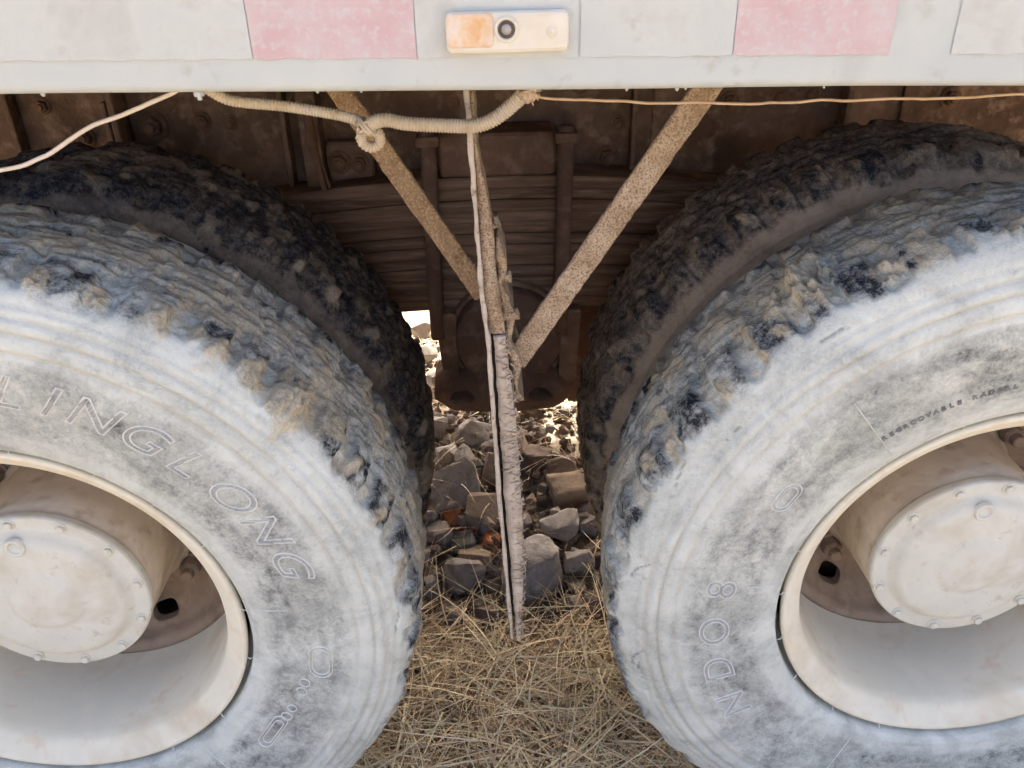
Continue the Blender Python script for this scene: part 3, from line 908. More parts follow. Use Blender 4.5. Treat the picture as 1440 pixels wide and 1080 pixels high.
for sx, sd, arc in ((-S, 21, (-20, 130)), (S, 33, (50, 200))):
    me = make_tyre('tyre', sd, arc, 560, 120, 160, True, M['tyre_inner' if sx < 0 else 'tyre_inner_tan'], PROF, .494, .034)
    wh = empty('inner_wheel', (sx, .334, AX), truck)
    put('tyre', me, wh, wloc(wh))
    b = MB(); b.lathe([(.01, .2835), (.0, .293), (.02, .262), (.05, .254), (.16, .25), (.20, .262), (.25, .293), (.24, .2835), (.19, .255), (.05, .259)], 96, closed=True); put('rim', b.mesh('rim', M['chassis'], True), wh, wloc(wh))
    b = MB(); b.lathe([(.11, .2495), (.10, .22), (.08, .19), (.02, .18), (.005, .17), (.005, .10), (.015, .10), (.015, .17), (.03, .19), (.09, .20), (.12, .2495)], 64, closed=True); put('wheel_disc', b.mesh('wheel_disc', M['chassis'], True), wh, wloc(wh))
    b = MB(); b.lathe([(-.10, .12), (.27, .12)], 40); put('hub_drum', b.mesh('hub_drum', M['chassis'], True), wh, wloc(wh))


# ---- raised lettering on the tyres
def text_mesh(ch, size, outline):
    cu = bpy.data.curves.new('t', 'FONT')
    cu.body = ch; cu.size = size; cu.align_x = 'CENTER'; cu.align_y = 'CENTER'; cu.resolution_u = 5
    if outline:
        cu.fill_mode = 'NONE'; cu.bevel_depth = outline; cu.bevel_resolution = 1
    o = bpy.data.objects.new('t', cu); COL.objects.link(o)
    dg = bpy.context.evaluated_depsgraph_get()
    me = bpy.data.meshes.new_from_object(o.evaluated_get(dg))
    bpy.data.objects.remove(o)
    v = np.array([q.co[:] for q in me.vertices]); f = [tuple(p.vertices) for p in me.polygons]
    bpy.data.meshes.remove(me)
    return v, f


def wrap(v, ang, r0, flip=1):
    """letter plane (x along the reading direction, y to the outside) onto the sidewall; returns points about the wheel centre"""
    out = []
    for x, y_, h in v:
        r = r0 + y_
        a = ang - x / r0
        out.append((r * math.cos(a), side_y(r) - .0006 - h, r * math.sin(a)))
    return out


def hatch(vf, ff, step, wd, shear):
    """ridges filling a filled letter: intervals of the lines x - shear*y = c inside its triangles"""
    tri = []
    for f_ in ff:
        for k in range(1, len(f_) - 1): tri.append((vf[f_[0]], vf[f_[k]], vf[f_[k + 1]]))
    u0 = min(q[0] - shear * q[1] for q in vf); u1 = max(q[0] - shear * q[1] for q in vf)
    segs = []; c = u0 + step * .5
    while c < u1:
        iv = []
        for T in tri:
            ys = []
            for k in range(3):
                A, B = T[k], T[(k + 1) % 3]
                ua, ub = A[0] - shear * A[1] - c, B[0] - shear * B[1] - c
                if (ua <= 0) != (ub <= 0):
                    t_ = ua / (ua - ub); ys.append(A[1] + (B[1] - A[1]) * t_)
            if len(ys) == 2: iv.append((min(ys), max(ys)))
        iv.sort(); mg = []
        for a_, b_ in iv:
            if mg and a_ <= mg[-1][1] + 1e-5: mg[-1][1] = max(mg[-1][1], b_)
            else: mg.append([a_, b_])
        for a_, b_ in mg:
            if b_ - a_ > .001: segs.append((c + shear * a_, a_, c + shear * b_, b_))
        c += step
    vs, fs = [], []
    for x0, y0, x1, y1 in segs:
        k = len(vs)
        vs += [(x0 - wd, y0, -.0004), (x0, y0, .0009), (x0 + wd, y0, -.0004), (x1 - wd, y1, -.0004), (x1, y1, .0009), (x1 + wd, y1, -.0004)]
        fs += [(k, k + 1, k + 4, k + 3), (k + 1, k + 2, k + 5, k + 4)]
    return vs, fs


def letter(wh, ch, deg, r0, size, wide, shear, outline, fill=True, mat='letter_line'):
    v, f = text_mesh(ch, size, outline)
    def warp(q):
        q = np.array(q, float)
        q[:, 0] = q[:, 0] * wide + shear * q[:, 1]
        return q
    mid = (v[:, :2].max(0) + v[:, :2].min(0)) / 2
    v[:, :2] -= mid
    b = MB(); b.add(wrap(warp(v), R_(deg), r0), f)
    nl = len(f)
    if fill:
        vf, ff = text_mesh(ch, size, 0)
        vf[:, :2] -= mid
        vf = warp(vf)
        hv, hf = hatch(vf.tolist(), ff, .0042, .0011, shear + .15)
        b.add(wrap(hv, R_(deg), r0), hf)
    me = b.mesh('letter', M[mat], False, fix=False)
    if fill:
        me.materials.append(M['letter_fill'])
        for p in me.polygons[nl:]: p.material_index = 1
    put('letter', me, wh, wloc(wh))


for ch, deg in zip('LINGLONG', (73.6, 67.6, 60.8, 52.4, 43.9, 34.8, 26.0, 17.2)):
    letter(wL, ch, deg, .3985, .064, 1.10, .32, .0010)
for ch, deg in zip('NDO8', (-152.5, -164.5, -175.5, -186.8)):
    letter(wR, ch, deg, .392, .060, 1.12, .15, .0009, True)
for k, ch in enumerate('REGROOVABLE RADIAL TUBE TYPE'):
    if ch != ' ': letter(wR, ch, 128.0 - k * 1.5, .3505, .0095, 1.0, 0, .00065, False, 'letter_dark')


def ring_mark(wh, deg, r0, rad, wd=.0010, el=0.0):
    """round or long outlined mark moulded into the sidewall"""
    n = 28; vs, fs = [], []
    for k in range(n):
        a = 2 * math.pi * k / n
        x, y_ = rad * math.cos(a), rad * math.sin(a)
        x += el * (1 if x > 0 else -1)
        for q, h in ((-wd, -.0004), (0, .0011), (wd, -.0004)):
            s_ = 1 + q / rad
            vs.append((rad * math.cos(a) * s_ + (el if math.cos(a) > 0 else -el), y_ * s_, h))
    for k in range(n):
        k2 = (k + 1) % n
        for j in range(2): fs.append((k * 3 + j, k2 * 3 + j, k2 * 3 + j + 1, k * 3 + j + 1))
    b = MB(); b.add(wrap(vs, R_(deg), r0), fs)
    put('moulded_mark', b.mesh('moulded_mark', M['letter_line']), wh, wloc(wh))


for deg, r0, rad, el in ((-15.6, .378, .0075, 0), (-18.4, .377, .0072, 0), (-24.5, .372, .0065, 0), (-27.6, .370, .0075, 0), (-34.0, .366, .0105, .026), (-34.0, .366, .0065, .020)):
    ring_mark(wL, deg, r0, rad, el=el)
ring_mark(wL, -8.5, .398, .016, el=.014)
ring_mark(wL, -8.5, .398, .012, el=.012)
for deg, r0, rad, el in ((149.0, .377, .013, .010), (149.0, .377, .009, .008)):
    ring_mark(wR, deg, r0, rad, el=el)


def seam(wh, deg, r0, r1, wd=.0007):
    b = MB(); n = 30; vs, fs = [], []
    for k in range(n + 1):
        r = r0 + (r1 - r0) * k / n
        for q, h in ((-wd, -.0004), (0, .0010), (wd, -.0004)): vs.append((q, r - r0, h))
    for k in range(n):
        for j in range(2): fs.append((k * 3 + j, k * 3 + 3 + j, k * 3 + 4 + j, k * 3 + 1 + j))
    b.add(wrap(vs, R_(deg), r0), fs)
    put('mould_seam', b.mesh('mould_seam', M['letter_line']), wh, wloc(wh))


for wh, ds in ((wL, ((5.5, .312, .36), (-52, .312, .43))), (wR, ((128.8, .315, .425), (173.0, .315, .355), (-118, .315, .43)))):
    for d_ in ds: seam(wh, *d_)
b = MB(); b.tube([(.0, 0, -.006), (.0008, -.004, 0), (0, -.002, .008)], [.0006, .0008, .0004], 5); WHISK = b.mesh('rubber_whisker', M['letter_line'])
for wh, angs in ((wL, (4, 27, 43, 58, 77, 92, -14, -40, -62)), (wR, (96, 112, 137, 150, 163, 178, 195, 212, 232, 250))):
    for a in angs:
        o = put('rubber_whisker', WHISK, wh, wloc(wh) + Vector((.2965 * math.cos(R_(a)), -.006, .2965 * math.sin(R_(a)))), (0, R_(90 - a) + random.uniform(-.4, .4), 0))

# ------------------------------------------------------------------ mud flap between the wheels, its post and braces
flap = empty('mud_flap', (-.01, .2, .38), truck)
ZL = [1.30, 1.187, 1.133, 1.087, 1.03, .97, .896, .774, .66, .533, .384]
XL = [-.040, -.038, -.0365, -.0355, -.033, -.032, -.0255, -.0225, -.019, -.013, -.007]
XR = [-.034, -.032, -.029, -.020, -.013, -.010, -.001, .010, .0148, .016, .0095]
def xl(z): return float(np.interp(-z, [-q for q in ZL], XL))
def xr(z): return float(np.interp(-z, [-q for q in ZL], XR))


def slab(name, z0, z1, fa, fb, y0, y1, mat, seed, amp=.0022, nz=150, ny_=14):
    """ragged sheet hanging between x=fa(z) and x=fb(z), from y0 (torn near edge) to y1"""
    zs = np.linspace(z0, z1, nz)
    nA = fbm(zs * 60, zs * 0 + seed, zs * 0, 3, seed) - .5
    nB = fbm(zs * 60, zs * 0 + seed + 4, zs * 0, 3, seed + 1) - .5
    nE = fbm(zs * 35, zs * 0 + seed + 9, zs * 0, 3, seed + 2) - .5
    ys = np.linspace(0, 1, ny_) ** 1.6
    vs, fs = [], []
    for i, z in enumerate(zs):
        a, c = fa(z) + nA[i] * amp, fb(z) + nB[i] * amp
        e = y0 + nE[i] * amp * 3
        row = [(c, e + (y1 - e) * t_, z) for t_ in ys[::-1]] + [((a + c) / 2, e - .0008, z)] + [(a, e + (y1 - e) * t_, z) for t_ in ys]
        vs += row
    W = 2 * ny_ + 1
    for i in range(nz - 1):
        for k in range(W): fs.append((i * W + k, i * W + (k + 1) % W, (i + 1) * W + (k + 1) % W, (i + 1) * W + k))
    fs.append(tuple(range(W))); fs.append(tuple((nz - 1) * W + k for k in range(W))[::-1])
    b = MB(); b.add(vs, fs)
    return b.build(name, mat, flap, True)


slab('thin_layer', 1.30, .40, lambda z: xl(z), lambda z: xl(z) + .0052, .044, .44, M['flap'], 3, .0030, 260)
slab('slit_shade_sheet', .915, .43, lambda z: xl(z) + .0054, lambda z: xl(z) + .0092, .062, .44, M['slit_shade'], 5, .0006, 120)  # near-black sheet standing in for the shade inside the slit
slab('thick_layer', .90, .384, lambda z: xl(z) + .0094, lambda z: xr(z) - .0018, .054, .44, M['flap'], 6, .0030, 220)
slab('hanger_post', 1.30, .905, lambda z: xl(z) + .0054, lambda z: max(xr(z), xl(z) + .0056 + .0035), .052, .11, M['crust'], 8, .0026, 160)
# torn metal bracket right of the post
slab('torn_bracket', 1.02, .80, lambda z: xr(z) + .001, lambda z: xr(z) + .009 + .004 * math.sin(z * 90), .066, .16, M['crust'], 12, .009, 110)
for (z, l) in ((.968, .016), (.920, .018), (1.035, .006)):
    b = MB(); x = xr(z); b.tube([(x, .07, z), (x + l * .5, .07, z + .001), (x + l, .069, z + .003)], [.006, .0055, .0075], 7); b.build('bracket_bolt', M['crust'], flap, False, rough=(.004, .0016, 220))
# frayed cords along the torn edge
b = MB()
z = .893; k = 0
while z > .388:
    a, c = xl(z) + .0092, xr(z)
    t_ = random.uniform(-.0012, .0012); dz = (.0030 if k % 2 else -.0026) + t_
    j = random.uniform(-.0035, .0030)
    r = random.uniform(.0008, .0016)
    a2 = a + (c - a) * random.choice((0, 0, .15, .4, .55)); c2 = c + j
    tl = random.uniform(-.0035, .0035)
    pts = [(a2, .0565, z - tl), (a2 + (c2 - a2) * .35, .0520 + random.uniform(-.0012, .0015), z + dz), (a2 + (c2 - a2) * .75, .0515 + random.uniform(-.0012, .0015), z - dz * .4 + tl * .6), (c2, .0545, z + tl), (c2 - .001, .066, z + tl - .001)]
    b.tube(pts, [r * .7, r, r * 1.05, r * random.uniform(.8, 1.5), r * .7], 6)
    z -= random.uniform(.0036, .0066) + (.006 if random.random() < .06 else 0); k += 1
tag(b.build('frayed_cord', M['cord'], flap, True), kind='stuff')
b = MB()
for q in range(34):
    z = random.uniform(.39, .9); x = xr(z) + random.uniform(-.004, .001)
    p0 = Vector((x, .053, z)); d_ = Vector((random.uniform(-.002, .010), random.uniform(-.006, .002), random.uniform(-.012, .006)))
    b.tube([p0, p0 + d_ * .5 + Vector((0, 0, .001)), p0 + d_], [.0008, .0007, .0003], 4)
tag(b.build('loose_fibre', M['cord'], flap), kind='stuff')


def brace(name, p0, p1, wd, th, mat, seed, step=.006, amp=.0014):
    p0, p1 = Vector(p0), Vector(p1)
    d_ = (p1 - p0); L = d_.length; z_ = d_.normalized()
    y_ = Vector((0, 1, 0)); y_ = (y_ - z_ * y_.dot(z_)).normalized(); x_ = y_.cross(z_)
    Mx = Matrix((x_, y_, z_)).transposed().to_4x4(); Mx.translation = p0
    b = MB(); b.box(-wd / 2, wd / 2, 0, th, 0, L, Mx)
    return b.build(name, mat, truck, True, bevel=.003, rough=(step, amp, 150))


brR = brace('brace_bar', (.2505, .075, 1.222), (.0085, .085, .845), .0300, .008, M['crust'], 2)
brL = brace('brace_bar', (-.2035, .13, 1.215), (-.0275, .14, .915), .0260, .010, M['crust_brown'], 4, amp=.0020)
brR['label'] = 'tan crusted flat bar slanting down to the mud flap'
brL['label'] = 'rusty brown bar slanting down behind the mud flap post'
b = MB(); b.box(.002, .020, .083, .100, .845, .872); b.build('brace_foot', M['crust'], truck, True, bevel=.002, rough=(.005, .0015, 160))

# ------------------------------------------------------------------ conduit and wires slung under the rail
def spline(pts, n):
    P = np.array(pts, float); Q = np.vstack([2 * P[0] - P[1], P, 2 * P[-1] - P[-2]]); out = []
    for i in range(1, len(Q) - 2):
        t = np.linspace(0, 1, 40, endpoint=False)[:, None]
        a, b_, c, d = Q[i - 1], Q[i], Q[i + 1], Q[i + 2]
        out.append(.5 * (2 * b_ + (c - a) * t + (2 * a - 5 * b_ + 4 * c - d) * t * t + (3 * b_ - a - 3 * c + d) * t ** 3))
    C = np.vstack(out + [P[-1:]])
    s = np.concatenate([[0], np.cumsum(np.linalg.norm(np.diff(C, axis=0), axis=1))])
    u = np.linspace(0, s[-1], n)
    return np.stack([np.interp(u, s, C[:, k]) for k in range(3)], -1), s[-1]


def corrugated(name, pts, r0, r1, pitch=.0031):
    _, L = spline(pts, 10)
    n = int(L / pitch * 5)
    P, _ = spline(pts, n)
    u = np.linspace(0, 1, n)
    rad = (r0 + (r1 - r0) * u) * (1 + .085 * np.sign(np.sin(u * L / pitch * 2 * math.pi)) * np.abs(np.sin(u * L / pitch * 2 * math.pi)) ** .6)
    b = MB(); b.tube(P.tolist(), rad.tolist(), 12)
    return b


cA = corrugated('c', [(-.290, .008, 1.204), (-.272, .010, 1.1915), (-.255, .014, 1.186), (-.216, .020, 1.180), (-.175, .024, 1.1715), (-.148, .026, 1.164), (-.134, .030, 1.156), (-.127, .034, 1.146), (-.129, .036, 1.137), (-.137, .034, 1.134), (-.1445, .032, 1.140), (-.1435, .030, 1.150), (-.134, .026, 1.158)], .0052, .0056)
o = cA.build('corrugated_conduit', M['conduit'], None, True, base=(-.21, .02, 1.13)); tag(o, 'sagging cream corrugated conduit looped at its end, left of the mud flap', 'conduit', 'conduit pieces under the white rail')
cB = corrugated('c', [(-.138, .018, 1.157), (-.128, .014, 1.1635), (-.115, .012, 1.1655), (-.095, .012, 1.1615), (-.062, .014, 1.1585), (-.030, .014, 1.157), (-.012, .014, 1.1615), (.002, .014, 1.170), (.014, .012, 1.180), (.0225, .010, 1.188)], .0066, .0074)
o = cB.build('corrugated_conduit', M['conduit'], None, True, base=(-.06, .014, 1.15)); tag(o, 'thicker corrugated conduit crossing in front of the mud flap post', 'conduit', 'conduit pieces under the white rail')
# knot tying the two pieces and the taped end
def knot(name, c, r, n, label, mat):
    b = MB(); c = Vector(c)
    for k in range(n):
        ax = Vector((random.uniform(-1, 1), random.uniform(-.4, .4), random.uniform(-1, 1))).normalized()
        u_ = ax.orthogonal().normalized(); v_ = ax.cross(u_)
        rr = r * random.uniform(.75, 1.15)
        b.tube([c + (u_ * math.cos(a) + v_ * math.sin(a)) * rr for a in np.linspace(0, 5.6, 14)], .0019, 6)
    for k in range(5):
        d_ = Vector((random.uniform(-1, 1), random.uniform(-.6, .1), random.uniform(-1, .8))) * r * 1.7
        b.tube([c + d_ * .4, c + d_ * .8, c + d_], [.0014, .001, .0005], 5)
    o = b.build(name, mat, None, True, base=tuple(c - Vector((0, 0, r))))
    tag(o, label, 'tie')


knot('wire_tie', (-.1365, .018, 1.158), .0088, 8, 'dusty twisted tie holding the conduit loop to the brown brace', M['conduit'])
knot('cloth_wrap', (.0265, .006, 1.1895), .0092, 14, 'frayed cloth wrap at the right end of the conduit under the rail', M['cord'])


def wire(name, pts, r, mat, label):
    P, L = spline(pts, 90)
    n = fbm(P[:, 0] * 40, P[:, 1] * 0, P[:, 2] * 0, 2, 5) - .5
    P[:, 2] += n * .0022
    b = MB(); b.tube(P.tolist(), r, 8)
    mid = pts[len(pts) // 2]
    tag(b.build(name, mat, None, True, base=(mid[0], mid[1], min(p[2] for p in pts))), label, 'wire')


wire('white_cable', [(-.85, .05, 1.095), (-.66, .035, 1.108), (-.52, .030, 1.1225), (-.473, .030, 1.134), (-.439, .030, 1.152), (-.412, .030, 1.1655), (-.383, .030, 1.174), (-.333, .025, 1.192), (-.30, .015, 1.208)], .0023, M['wire'], 'pale thin cable sagging from the rail over the left inner tyre')
wire('tan_wire', [(.024, .010, 1.188), (.045, .018, 1.1815), (.103, .020, 1.1775), (.150, .020, 1.1735), (.197, .020, 1.1725), (.26, .02, 1.170), (.32, .020, 1.171), (.429, .020, 1.1705), (.531, .020, 1.1715), (.75, .02, 1.172), (.95, .012, 1.184)], .0015, M['wire_tan'], 'thin tan wire strung along below the rail towards the right')

# ------------------------------------------------------------------ rubble between the wheels
def stone_mesh(name, sx, sy, sz, mat, seed, boxy=.4, rounded=.12, amp=.05, lvl=2):
    rs = np.random.default_rng(seed)
    n = 22
    P = rs.normal(size=(n, 3)); P /= np.linalg.norm(P, axis=1)[:, None]
    Q = np.sign(P) * np.abs(P) ** (1 - boxy)
    Q *= rs.uniform(.86, 1.05, size=(n, 1))
    Q = Q / np.abs(Q).max(0)
    bm = bmesh.new()
    for q in Q: bm.verts.new(q)
    r = bmesh.ops.convex_hull(bm, input=bm.verts)
    bmesh.ops.delete(bm, geom=[e for e in r['geom_interior'] if isinstance(e, bmesh.types.BMVert)], context='VERTS')
    bmesh.ops.dissolve_limit(bm, angle_limit=.30, verts=bm.verts, edges=bm.edges)
    bmesh.ops.bevel(bm, geom=list(bm.edges), offset=rounded, segments=2, profile=.6, affect='EDGES', clamp_overlap=True)
    bmesh.ops.triangulate(bm, faces=bm.faces)
    for _ in range(lvl):
        es = [e for e in bm.edges if e.calc_length() > .28 / (_ + 1)]
        bmesh.ops.subdivide_edges(bm, edges=es, cuts=1)
        bmesh.ops.triangulate(bm, faces=[f_ for f_ in bm.faces if len(f_.verts) > 3])
    bm.normal_update()
    V = np.array([v.co[:] for v in bm.verts])
    d = (fbm(V[:, 0] * 2 + seed, V[:, 1] * 2, V[:, 2] * 2, 3, seed) - .5) * amp * 4 + (fbm(V[:, 0] * 8 + seed, V[:, 1] * 8, V[:, 2] * 8, 2, seed + 1) - .5) * amp * 1.3
    for v, k in zip(bm.verts, d):
        v.co += v.normal * k
        v.co = Vector((v.co.x * sx / 2, v.co.y * sy / 2, v.co.z * sz / 2))
    me = bpy.data.meshes.new(name)
    bm.to_mesh(me); bm.free()
    me.materials.append(mat)
    me.polygons.foreach_set('use_smooth', [True] * len(me.polygons))
    try: me.set_sharp_from_angle(angle=R_(38))
    except Exception: pass
    return me


GRP = 'rubble stones between the tyres'
ST = [
 (-.129, .831, .085, .129, .107, 'stone_pale', .75, 'large pale flat slab leaning against the left inner tyre'),
 (-.080, 1.059, .10, .102, .067, 'stone_pale', .4, 'rough pale rock at the back under the axle bracket'),
 (-.154, .968, .10, .068, .068, 'stone_pale', .4, 'pale yellowish stone beside the left inner tyre, behind the slab'),
 (-.101, .934, .11, .071, .056, 'stone_pale', .3, 'light rounded stone resting on the back edge of the large slab'),
 (-.031, .899, .08, .096, .114, 'stone_brown', .7, 'brownish tilted slab just left of the mud flap'),
 (-.058, .755, .07, .098, .066, 'stone_tan', .75, 'flat tan block in front of the slabs, left of the mud flap'),
 (-.135, .758, .06, .050, .050, 'brick_orange', .5, 'small orange brick lump nearest the left tyre'),
 (-.092, .741, .048, .046, .030, 'brick_red', .7, 'small pinkish red brick chip between two orange pieces'),
 (-.045, .670, .05, .058, .068, 'brick_orange', .5, 'orange broken brick touching the left side of the mud flap'),
 (-.103, .675, .04, .060, .056, 'stone_green', .7, 'greenish grey square stone below the red brick chip'),
 (-.163, .692, .05, .068, .075, 'stone_grey', .5, 'grey angular stone against the left tyre, beside the greenish one'),
 (-.190, .734, .08, .045, .045, 'stone_grey', .3, 'small rounded grey stone tucked against the left inner tyre'),
 (-.104, .565, .05, .084, .087, 'stone_grey', .5, 'grey pointed rock at the grass edge left of the mud flap'),
 (-.150, .627, .03, .056, .047, 'stone_dark', .4, 'dark low stone by the left tyre near the grass'),
 (.045, .557, .06, .165, .140, 'stone_boulder', .35, 'biggest speckled boulder directly behind the mud flap'),
 (.155, .802, .09, .096, .081, 'stone_tan', .85, 'square tan block against the right inner tyre'),
 (.138, .867, .10, .088, .046, 'stone_brown', .75, 'flat brownish slab lying behind the square tan block'),
 (.117, .698, .075, .112, .075, 'stone_pale', .25, 'long rounded pale rock below the square tan block'),
 (.041, .718, .06, .048, .062, 'stone_grey', .3, 'grey upright stone just right of the mud flap'),
 (.078, .941, .09, .075, .086, 'stone_brown', .5, 'brown stone in the shade right of the mud flap'),
 (.156, .588, .05, .072, .065, 'stone_pale', .4, 'whitish jagged rock by the right tyre'),
 (.151, .535, .03, .048, .035, 'stone_pale', .3, 'small smooth pale stone at the grass edge by the right tyre'),
 (.102, .651, .04, .060, .050, 'stone_dark', .5, 'dark wedge of stone in front of the long rounded rock'),
 (.145, .678, .045, .054, .044, 'stone_grey', .5, 'small grey stone between the long rounded rock and the right tyre'),
 (-.184, 1.090, .11, .051, .059, 'stone_pale', .5, 'bluish pale stone at the back left under the axle bracket'),
 (.029, .855, .05, .066, .062, 'stone_dark', .5, 'dark stone in the hollow right of the mud flap'),
 (.096, .821, .05, .061, .065, 'stone_dark', .5, 'dark stone wedged left of the square tan block'),
 (-.037, .994, .09, .065, .057, 'stone_grey', .4, 'grey stone at the back behind the brownish tilted slab'),
 (.042, 1.066, .08, .059, .051, 'stone_brown', .4, 'brown stone at the back right under the axle bracket'),
 (-.076, .500, .02, .073, .047, 'stone_dark', .4, 'dark stone half buried in the straw left of the mud flap'),
 (-.185, .592, .02, .056, .049, 'stone_grey', .5, 'grey stone at the foot of the left tyre near the grass'),
 (.011, .661, .04, .051, .051, 'stone_grey', .5, 'grey stone behind the biggest boulder'),
 (.195, .704, .06, .051, .058, 'stone_grey', .5, 'grey stone tucked under the right inner tyre'),
 (-.277, 1.81, .06, .070, .080, 'stone_pale', .4, 'sunlit pale stone farthest back left of the axle bracket'),
 (-.247, 1.63, .06, .070, .075, 'stone_pale', .4, 'sunlit white stone seen past the left inner tyre'),
 (-.210, 1.43, .07, .070, .070, 'stone_pale', .5, 'bright stone seen low between left inner tyre and axle bracket'),
 (-.127, 1.58, .05, .066, .066, 'stone_tan', .5, 'sunlit tan stone behind the left leg of the axle bracket'),
 (.135, 1.61, .05, .066, .060, 'stone_tan', .5, 'sunlit tan stone behind the right leg of the axle bracket'),
]
placed = []
for i, (x, y, z, w_, h_, mat, boxy, lab) in enumerate(ST):
    random.seed(100 + i)
    thick = h_ * random.uniform(.75, 1.0)
    dep = max(w_, h_) * random.uniform(.85, 1.05)
    me = stone_mesh('stone', w_, dep, thick * 1.05, M[mat], 300 + i, boxy, .10 if boxy > .6 else .16, .045 if boxy > .6 else .06, 2)
    if 'slab' in lab and 'tilt' in lab or 'leaning' in lab: rot = (R_(32), R_(-8 if x < -.1 else 14), R_(random.uniform(-15, 15)))
    elif boxy > .7: rot = (R_(random.uniform(6, 22)), R_(random.uniform(-8, 8)), R_(random.uniform(-20, 20)))
    else: rot = (R_(random.uniform(-20, 20)), R_(random.uniform(-20, 20)), R_(random.uniform(-60, 60)))
    nm = 'brick_piece' if 'brick' in mat else 'stone'
    o = put(nm, me, None, (x, y, z), rot)
    tag(o, lab, 'brick' if 'brick' in mat else 'stone', GRP)
    placed.append((x, y, z, max(w_, h_) / 2))
random.seed(77)
n_ = 0; used_l = set()
tries_ = 0
while n_ < 46 and tries_ < 6000:
    tries_ += 1
    x = random.uniform(-.34, .34) if n_ > 14 else random.uniform(-.22, .22); y = random.uniform(.46, 1.25) if n_ > 14 else random.uniform(.46, .64); sz = random.uniform(.042, .080)
    if abs(abs(x) - S) < .40 and y < .66: continue
    if any(math.hypot(x - a_, y - b_) < (r_ + sz * .5) * .72 for a_, b_, c_, r_ in placed): continue
    cn0 = random.choice(('grey', 'brown', 'tan', 'dark', 'grey'))
    cn = {'grey': 'plain grey', 'brown': 'dull brown', 'tan': 'plain tan', 'dark': 'small dark'}[cn0]
    dep = 'near the straw' if y < .72 else 'in mid heap' if y < .95 else 'at the back'
    PREP = 'leaning at beside resting just in nearest between touching below against tucked by directly lying seen farthest half under behind wedged'.split()
    near = min(ST, key=lambda q: (q[0] - x) ** 2 + (q[1] - y) ** 2)
    ws = near[7].split(); short = ' '.join(ws[:next(k for k, v_ in enumerate(ws) if v_ in PREP)])
    lab = f"{cn} filler stone {dep}, {'left' if x < near[0] else 'right'} of the {short}"
    if lab in used_l: continue
    used_l.add(lab)
    z = float(gz(np.array([x]), np.array([y]))[0]) + sz * .32
    boxy = random.uniform(.3, .75)
    me = stone_mesh('stone', sz * random.uniform(.9, 1.25), sz * random.uniform(.8, 1.1), sz * random.uniform(.6, .85), M['stone_' + cn0], 700 + n_, boxy, .13, .055, 2)
    o = put('stone', me, None, (x, y, z), (R_(random.uniform(-25, 25)), R_(random.uniform(-25, 25)), R_(random.uniform(0, 360))))
    tag(o, lab, 'stone', 'filler stones of the rubble heap')
    placed.append((x, y, z, sz / 2)); n_ += 1
# small filler rubble under and around the larger stones: past picking apart, one mass
fill_m = ['stone_grey', 'stone_brown', 'stone_dark', 'stone_tan', 'stone_pale']
protos = [stone_mesh('g', 1, 1, .8, None, 900 + k, .4, .16, .05, 0) for k in range(6)]
PV = []
for me in protos:
    PV.append((np.array([v.co[:] for v in me.vertices]), [tuple(p.vertices) for p in me.polygons])); bpy.data.meshes.remove(me)
random.seed(5)
V, F, MI = [], [], []
nb_ = 0
while nb_ < 1500:
    x = random.gauss(0, .22); y = random.uniform(.40, 1.9)
    if y < .46 and random.random() < .7: continue
    sz = random.choice((.008, .012, .016, .02, .026, .03)) * random.uniform(.8, 1.2)
    zc = float(gz(np.array([x]), np.array([y]))[0])
    dxw = abs(abs(x) - S)
    if y < .64 and dxw < .30: continue
    pv, pf = PV[random.randrange(6)]
    e = Matrix.Rotation(random.uniform(0, 6.3), 3, 'Z') @ Matrix.Rotation(random.uniform(-.7, .7), 3, 'X')
    q = (pv * sz) @ np.array(e).T + np.array([x, y, zc + sz * .22 + (random.random() ** 2) * .05 * (1 if .55 < y < 1.3 else .2)])
    k = len(V); V += q.tolist(); F += [tuple(k + i for i in f_) for f_ in pf]
    MI += [random.choices(range(5), (5, 4, 4, 2, 2))[0]] * len(pf)
    nb_ += 1
me = bpy.data.meshes.new('gravel'); me.from_pydata(V, [], F)
for k in fill_m: me.materials.append(M[k])
me.polygons.foreach_set('material_index', MI)
tag(put('gravel', me), 'small brown and grey gravel filling the heap between stones', 'gravel', kind='stuff')


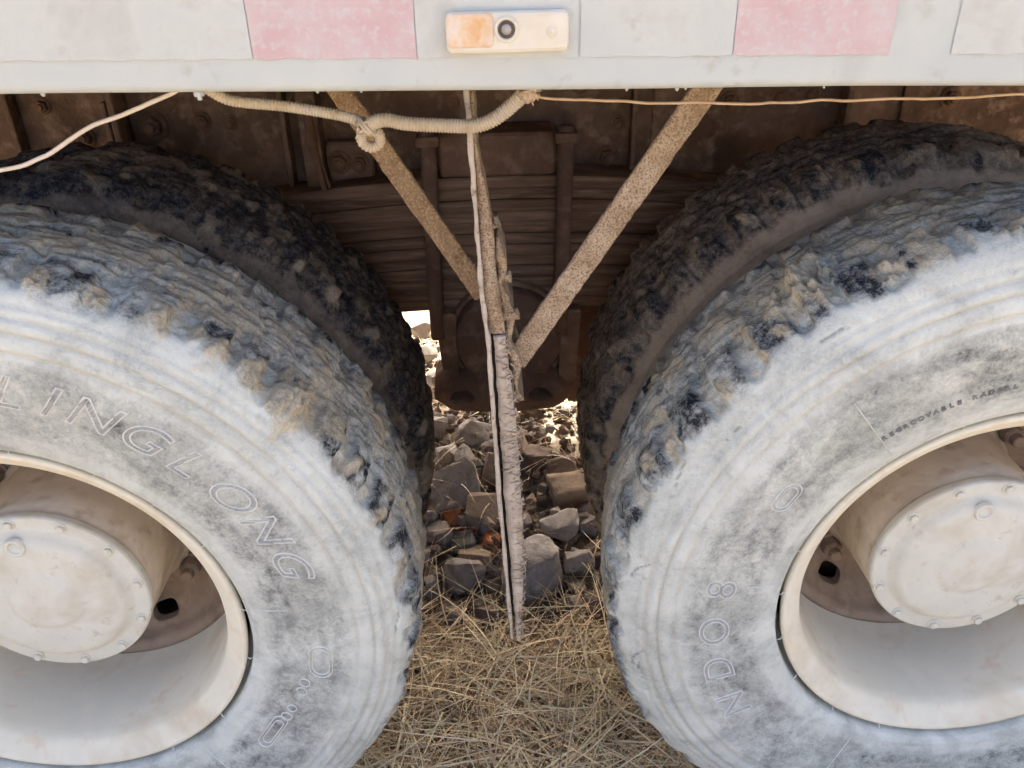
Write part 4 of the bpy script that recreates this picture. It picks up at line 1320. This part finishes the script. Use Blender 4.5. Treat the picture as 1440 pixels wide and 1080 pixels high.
# ------------------------------------------------------------------ dry grass
def straw(n, xr_, yr_, seed, lmin, lmax, zmax, wmin, wmax, keep=None, steep=.25):
    rs = np.random.default_rng(seed)
    x = rs.uniform(*xr_, n); y = rs.uniform(*yr_, n)
    if keep is not None:
        k = keep(x, y, rs.random(n)); x, y = x[k], y[k]; n = len(x)
    L = rs.uniform(lmin, lmax, n) * rs.uniform(.6, 1, n)
    a = rs.uniform(0, 2 * math.pi, n)
    # tufts share a direction
    a = np.where(rs.random(n) < .55, (fbm(x * 7, y * 7, x * 0, 2, seed) * 4 * math.pi) + rs.normal(0, .35, n), a)
    el = np.abs(rs.normal(0, steep, n))
    curl = rs.normal(0, .5, n)
    sag = rs.uniform(.3, 1.4, n)
    z0 = gz(x, y) + rs.random(n) ** 1.5 * zmax
    wd = rs.uniform(wmin, wmax, n)
    K = 6
    P = np.zeros((n, K, 3)); W = np.zeros((n, K, 3))
    px, py, pz = x.copy(), y.copy(), z0.copy()
    for k in range(K):
        P[:, k] = np.stack([px, py, pz], -1)
        t = k / (K - 1)
        aa = a + curl * t; ee = el - sag * t * (el + .25)
        dx, dy, dz = np.cos(aa) * np.cos(ee), np.sin(aa) * np.cos(ee), np.sin(ee)
        tilt = rs.uniform(-.4, .4, n) * 0 + curl
        W[:, k] = np.stack([-np.sin(aa) * np.cos(tilt), np.cos(aa) * np.cos(tilt), np.sin(tilt)], -1) * (wd * (1 - .75 * t))[:, None]
        px = px + dx * L / (K - 1); py = py + dy * L / (K - 1); pz = np.maximum(pz + dz * L / (K - 1), gz(px, py) + .001)
    A, B = P - W / 2, P + W / 2
    V = np.stack([A, B], 2).reshape(-1, 3)
    base = (np.arange(n) * K * 2)[:, None] + (np.arange(K - 1) * 2)[None]
    F = np.stack([base, base + 1, base + 3, base + 2], -1).reshape(-1, 4)
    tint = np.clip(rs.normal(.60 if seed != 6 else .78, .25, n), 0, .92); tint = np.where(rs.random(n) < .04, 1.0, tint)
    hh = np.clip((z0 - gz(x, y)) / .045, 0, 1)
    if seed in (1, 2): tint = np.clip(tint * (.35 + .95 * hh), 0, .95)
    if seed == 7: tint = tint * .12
    return V, F, np.repeat(tint, K * 2)


def tyre_keep(x, y, r):
    return ~((np.abs(np.abs(x) - S) < .14) & (y > -.03) & (y < .62))


def k_front(x, y, r):
    dens = 1 - sstep(.38, .50, y + .05 * np.sin(x * 31))
    return (r < dens) & tyre_keep(x, y, r)


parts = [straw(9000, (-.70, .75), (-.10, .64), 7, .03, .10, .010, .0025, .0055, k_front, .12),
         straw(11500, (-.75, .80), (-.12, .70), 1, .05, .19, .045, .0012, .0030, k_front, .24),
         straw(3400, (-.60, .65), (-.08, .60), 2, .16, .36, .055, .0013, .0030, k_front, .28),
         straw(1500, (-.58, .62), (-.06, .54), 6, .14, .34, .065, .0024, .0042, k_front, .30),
         straw(600, (-.50, .50), (.55, 1.3), 3, .05, .20, .10, .0010, .0022, tyre_keep, .3),
         straw(7000, (-1.2, 1.2), (1.15, 3.2), 4, .06, .2, .04, .0016, .0034, None, .35),
         straw(4000, (-1.6, 1.6), (-1.0, -.1), 5, .06, .2, .03, .0014, .003, None, .25)]
o_ = 0; Vs, Fs, Ts = [], [], []
for v_, f_, t_ in parts:
    Vs.append(v_); Fs.append(f_ + o_); Ts.append(t_); o_ += len(v_)
Vs, Fs, Ts = np.vstack(Vs), np.vstack(Fs), np.concatenate(Ts)
me = bpy.data.meshes.new('dry_grass')
me.vertices.add(len(Vs)); me.vertices.foreach_set('co', Vs.astype(np.float32).ravel())
me.loops.add(Fs.size); me.loops.foreach_set('vertex_index', Fs.astype(np.int32).ravel())
me.polygons.add(len(Fs)); me.polygons.foreach_set('loop_start', np.arange(0, Fs.size, 4, dtype=np.int32))
at = me.attributes.new('tint', 'FLOAT', 'POINT'); at.data.foreach_set('value', Ts.astype(np.float32))
me.materials.append(M['straw']); me.update(); me.validate()
tag(put('dry_grass', me), 'matted dry straw grass on the ground between the tyres', 'grass', kind='stuff')
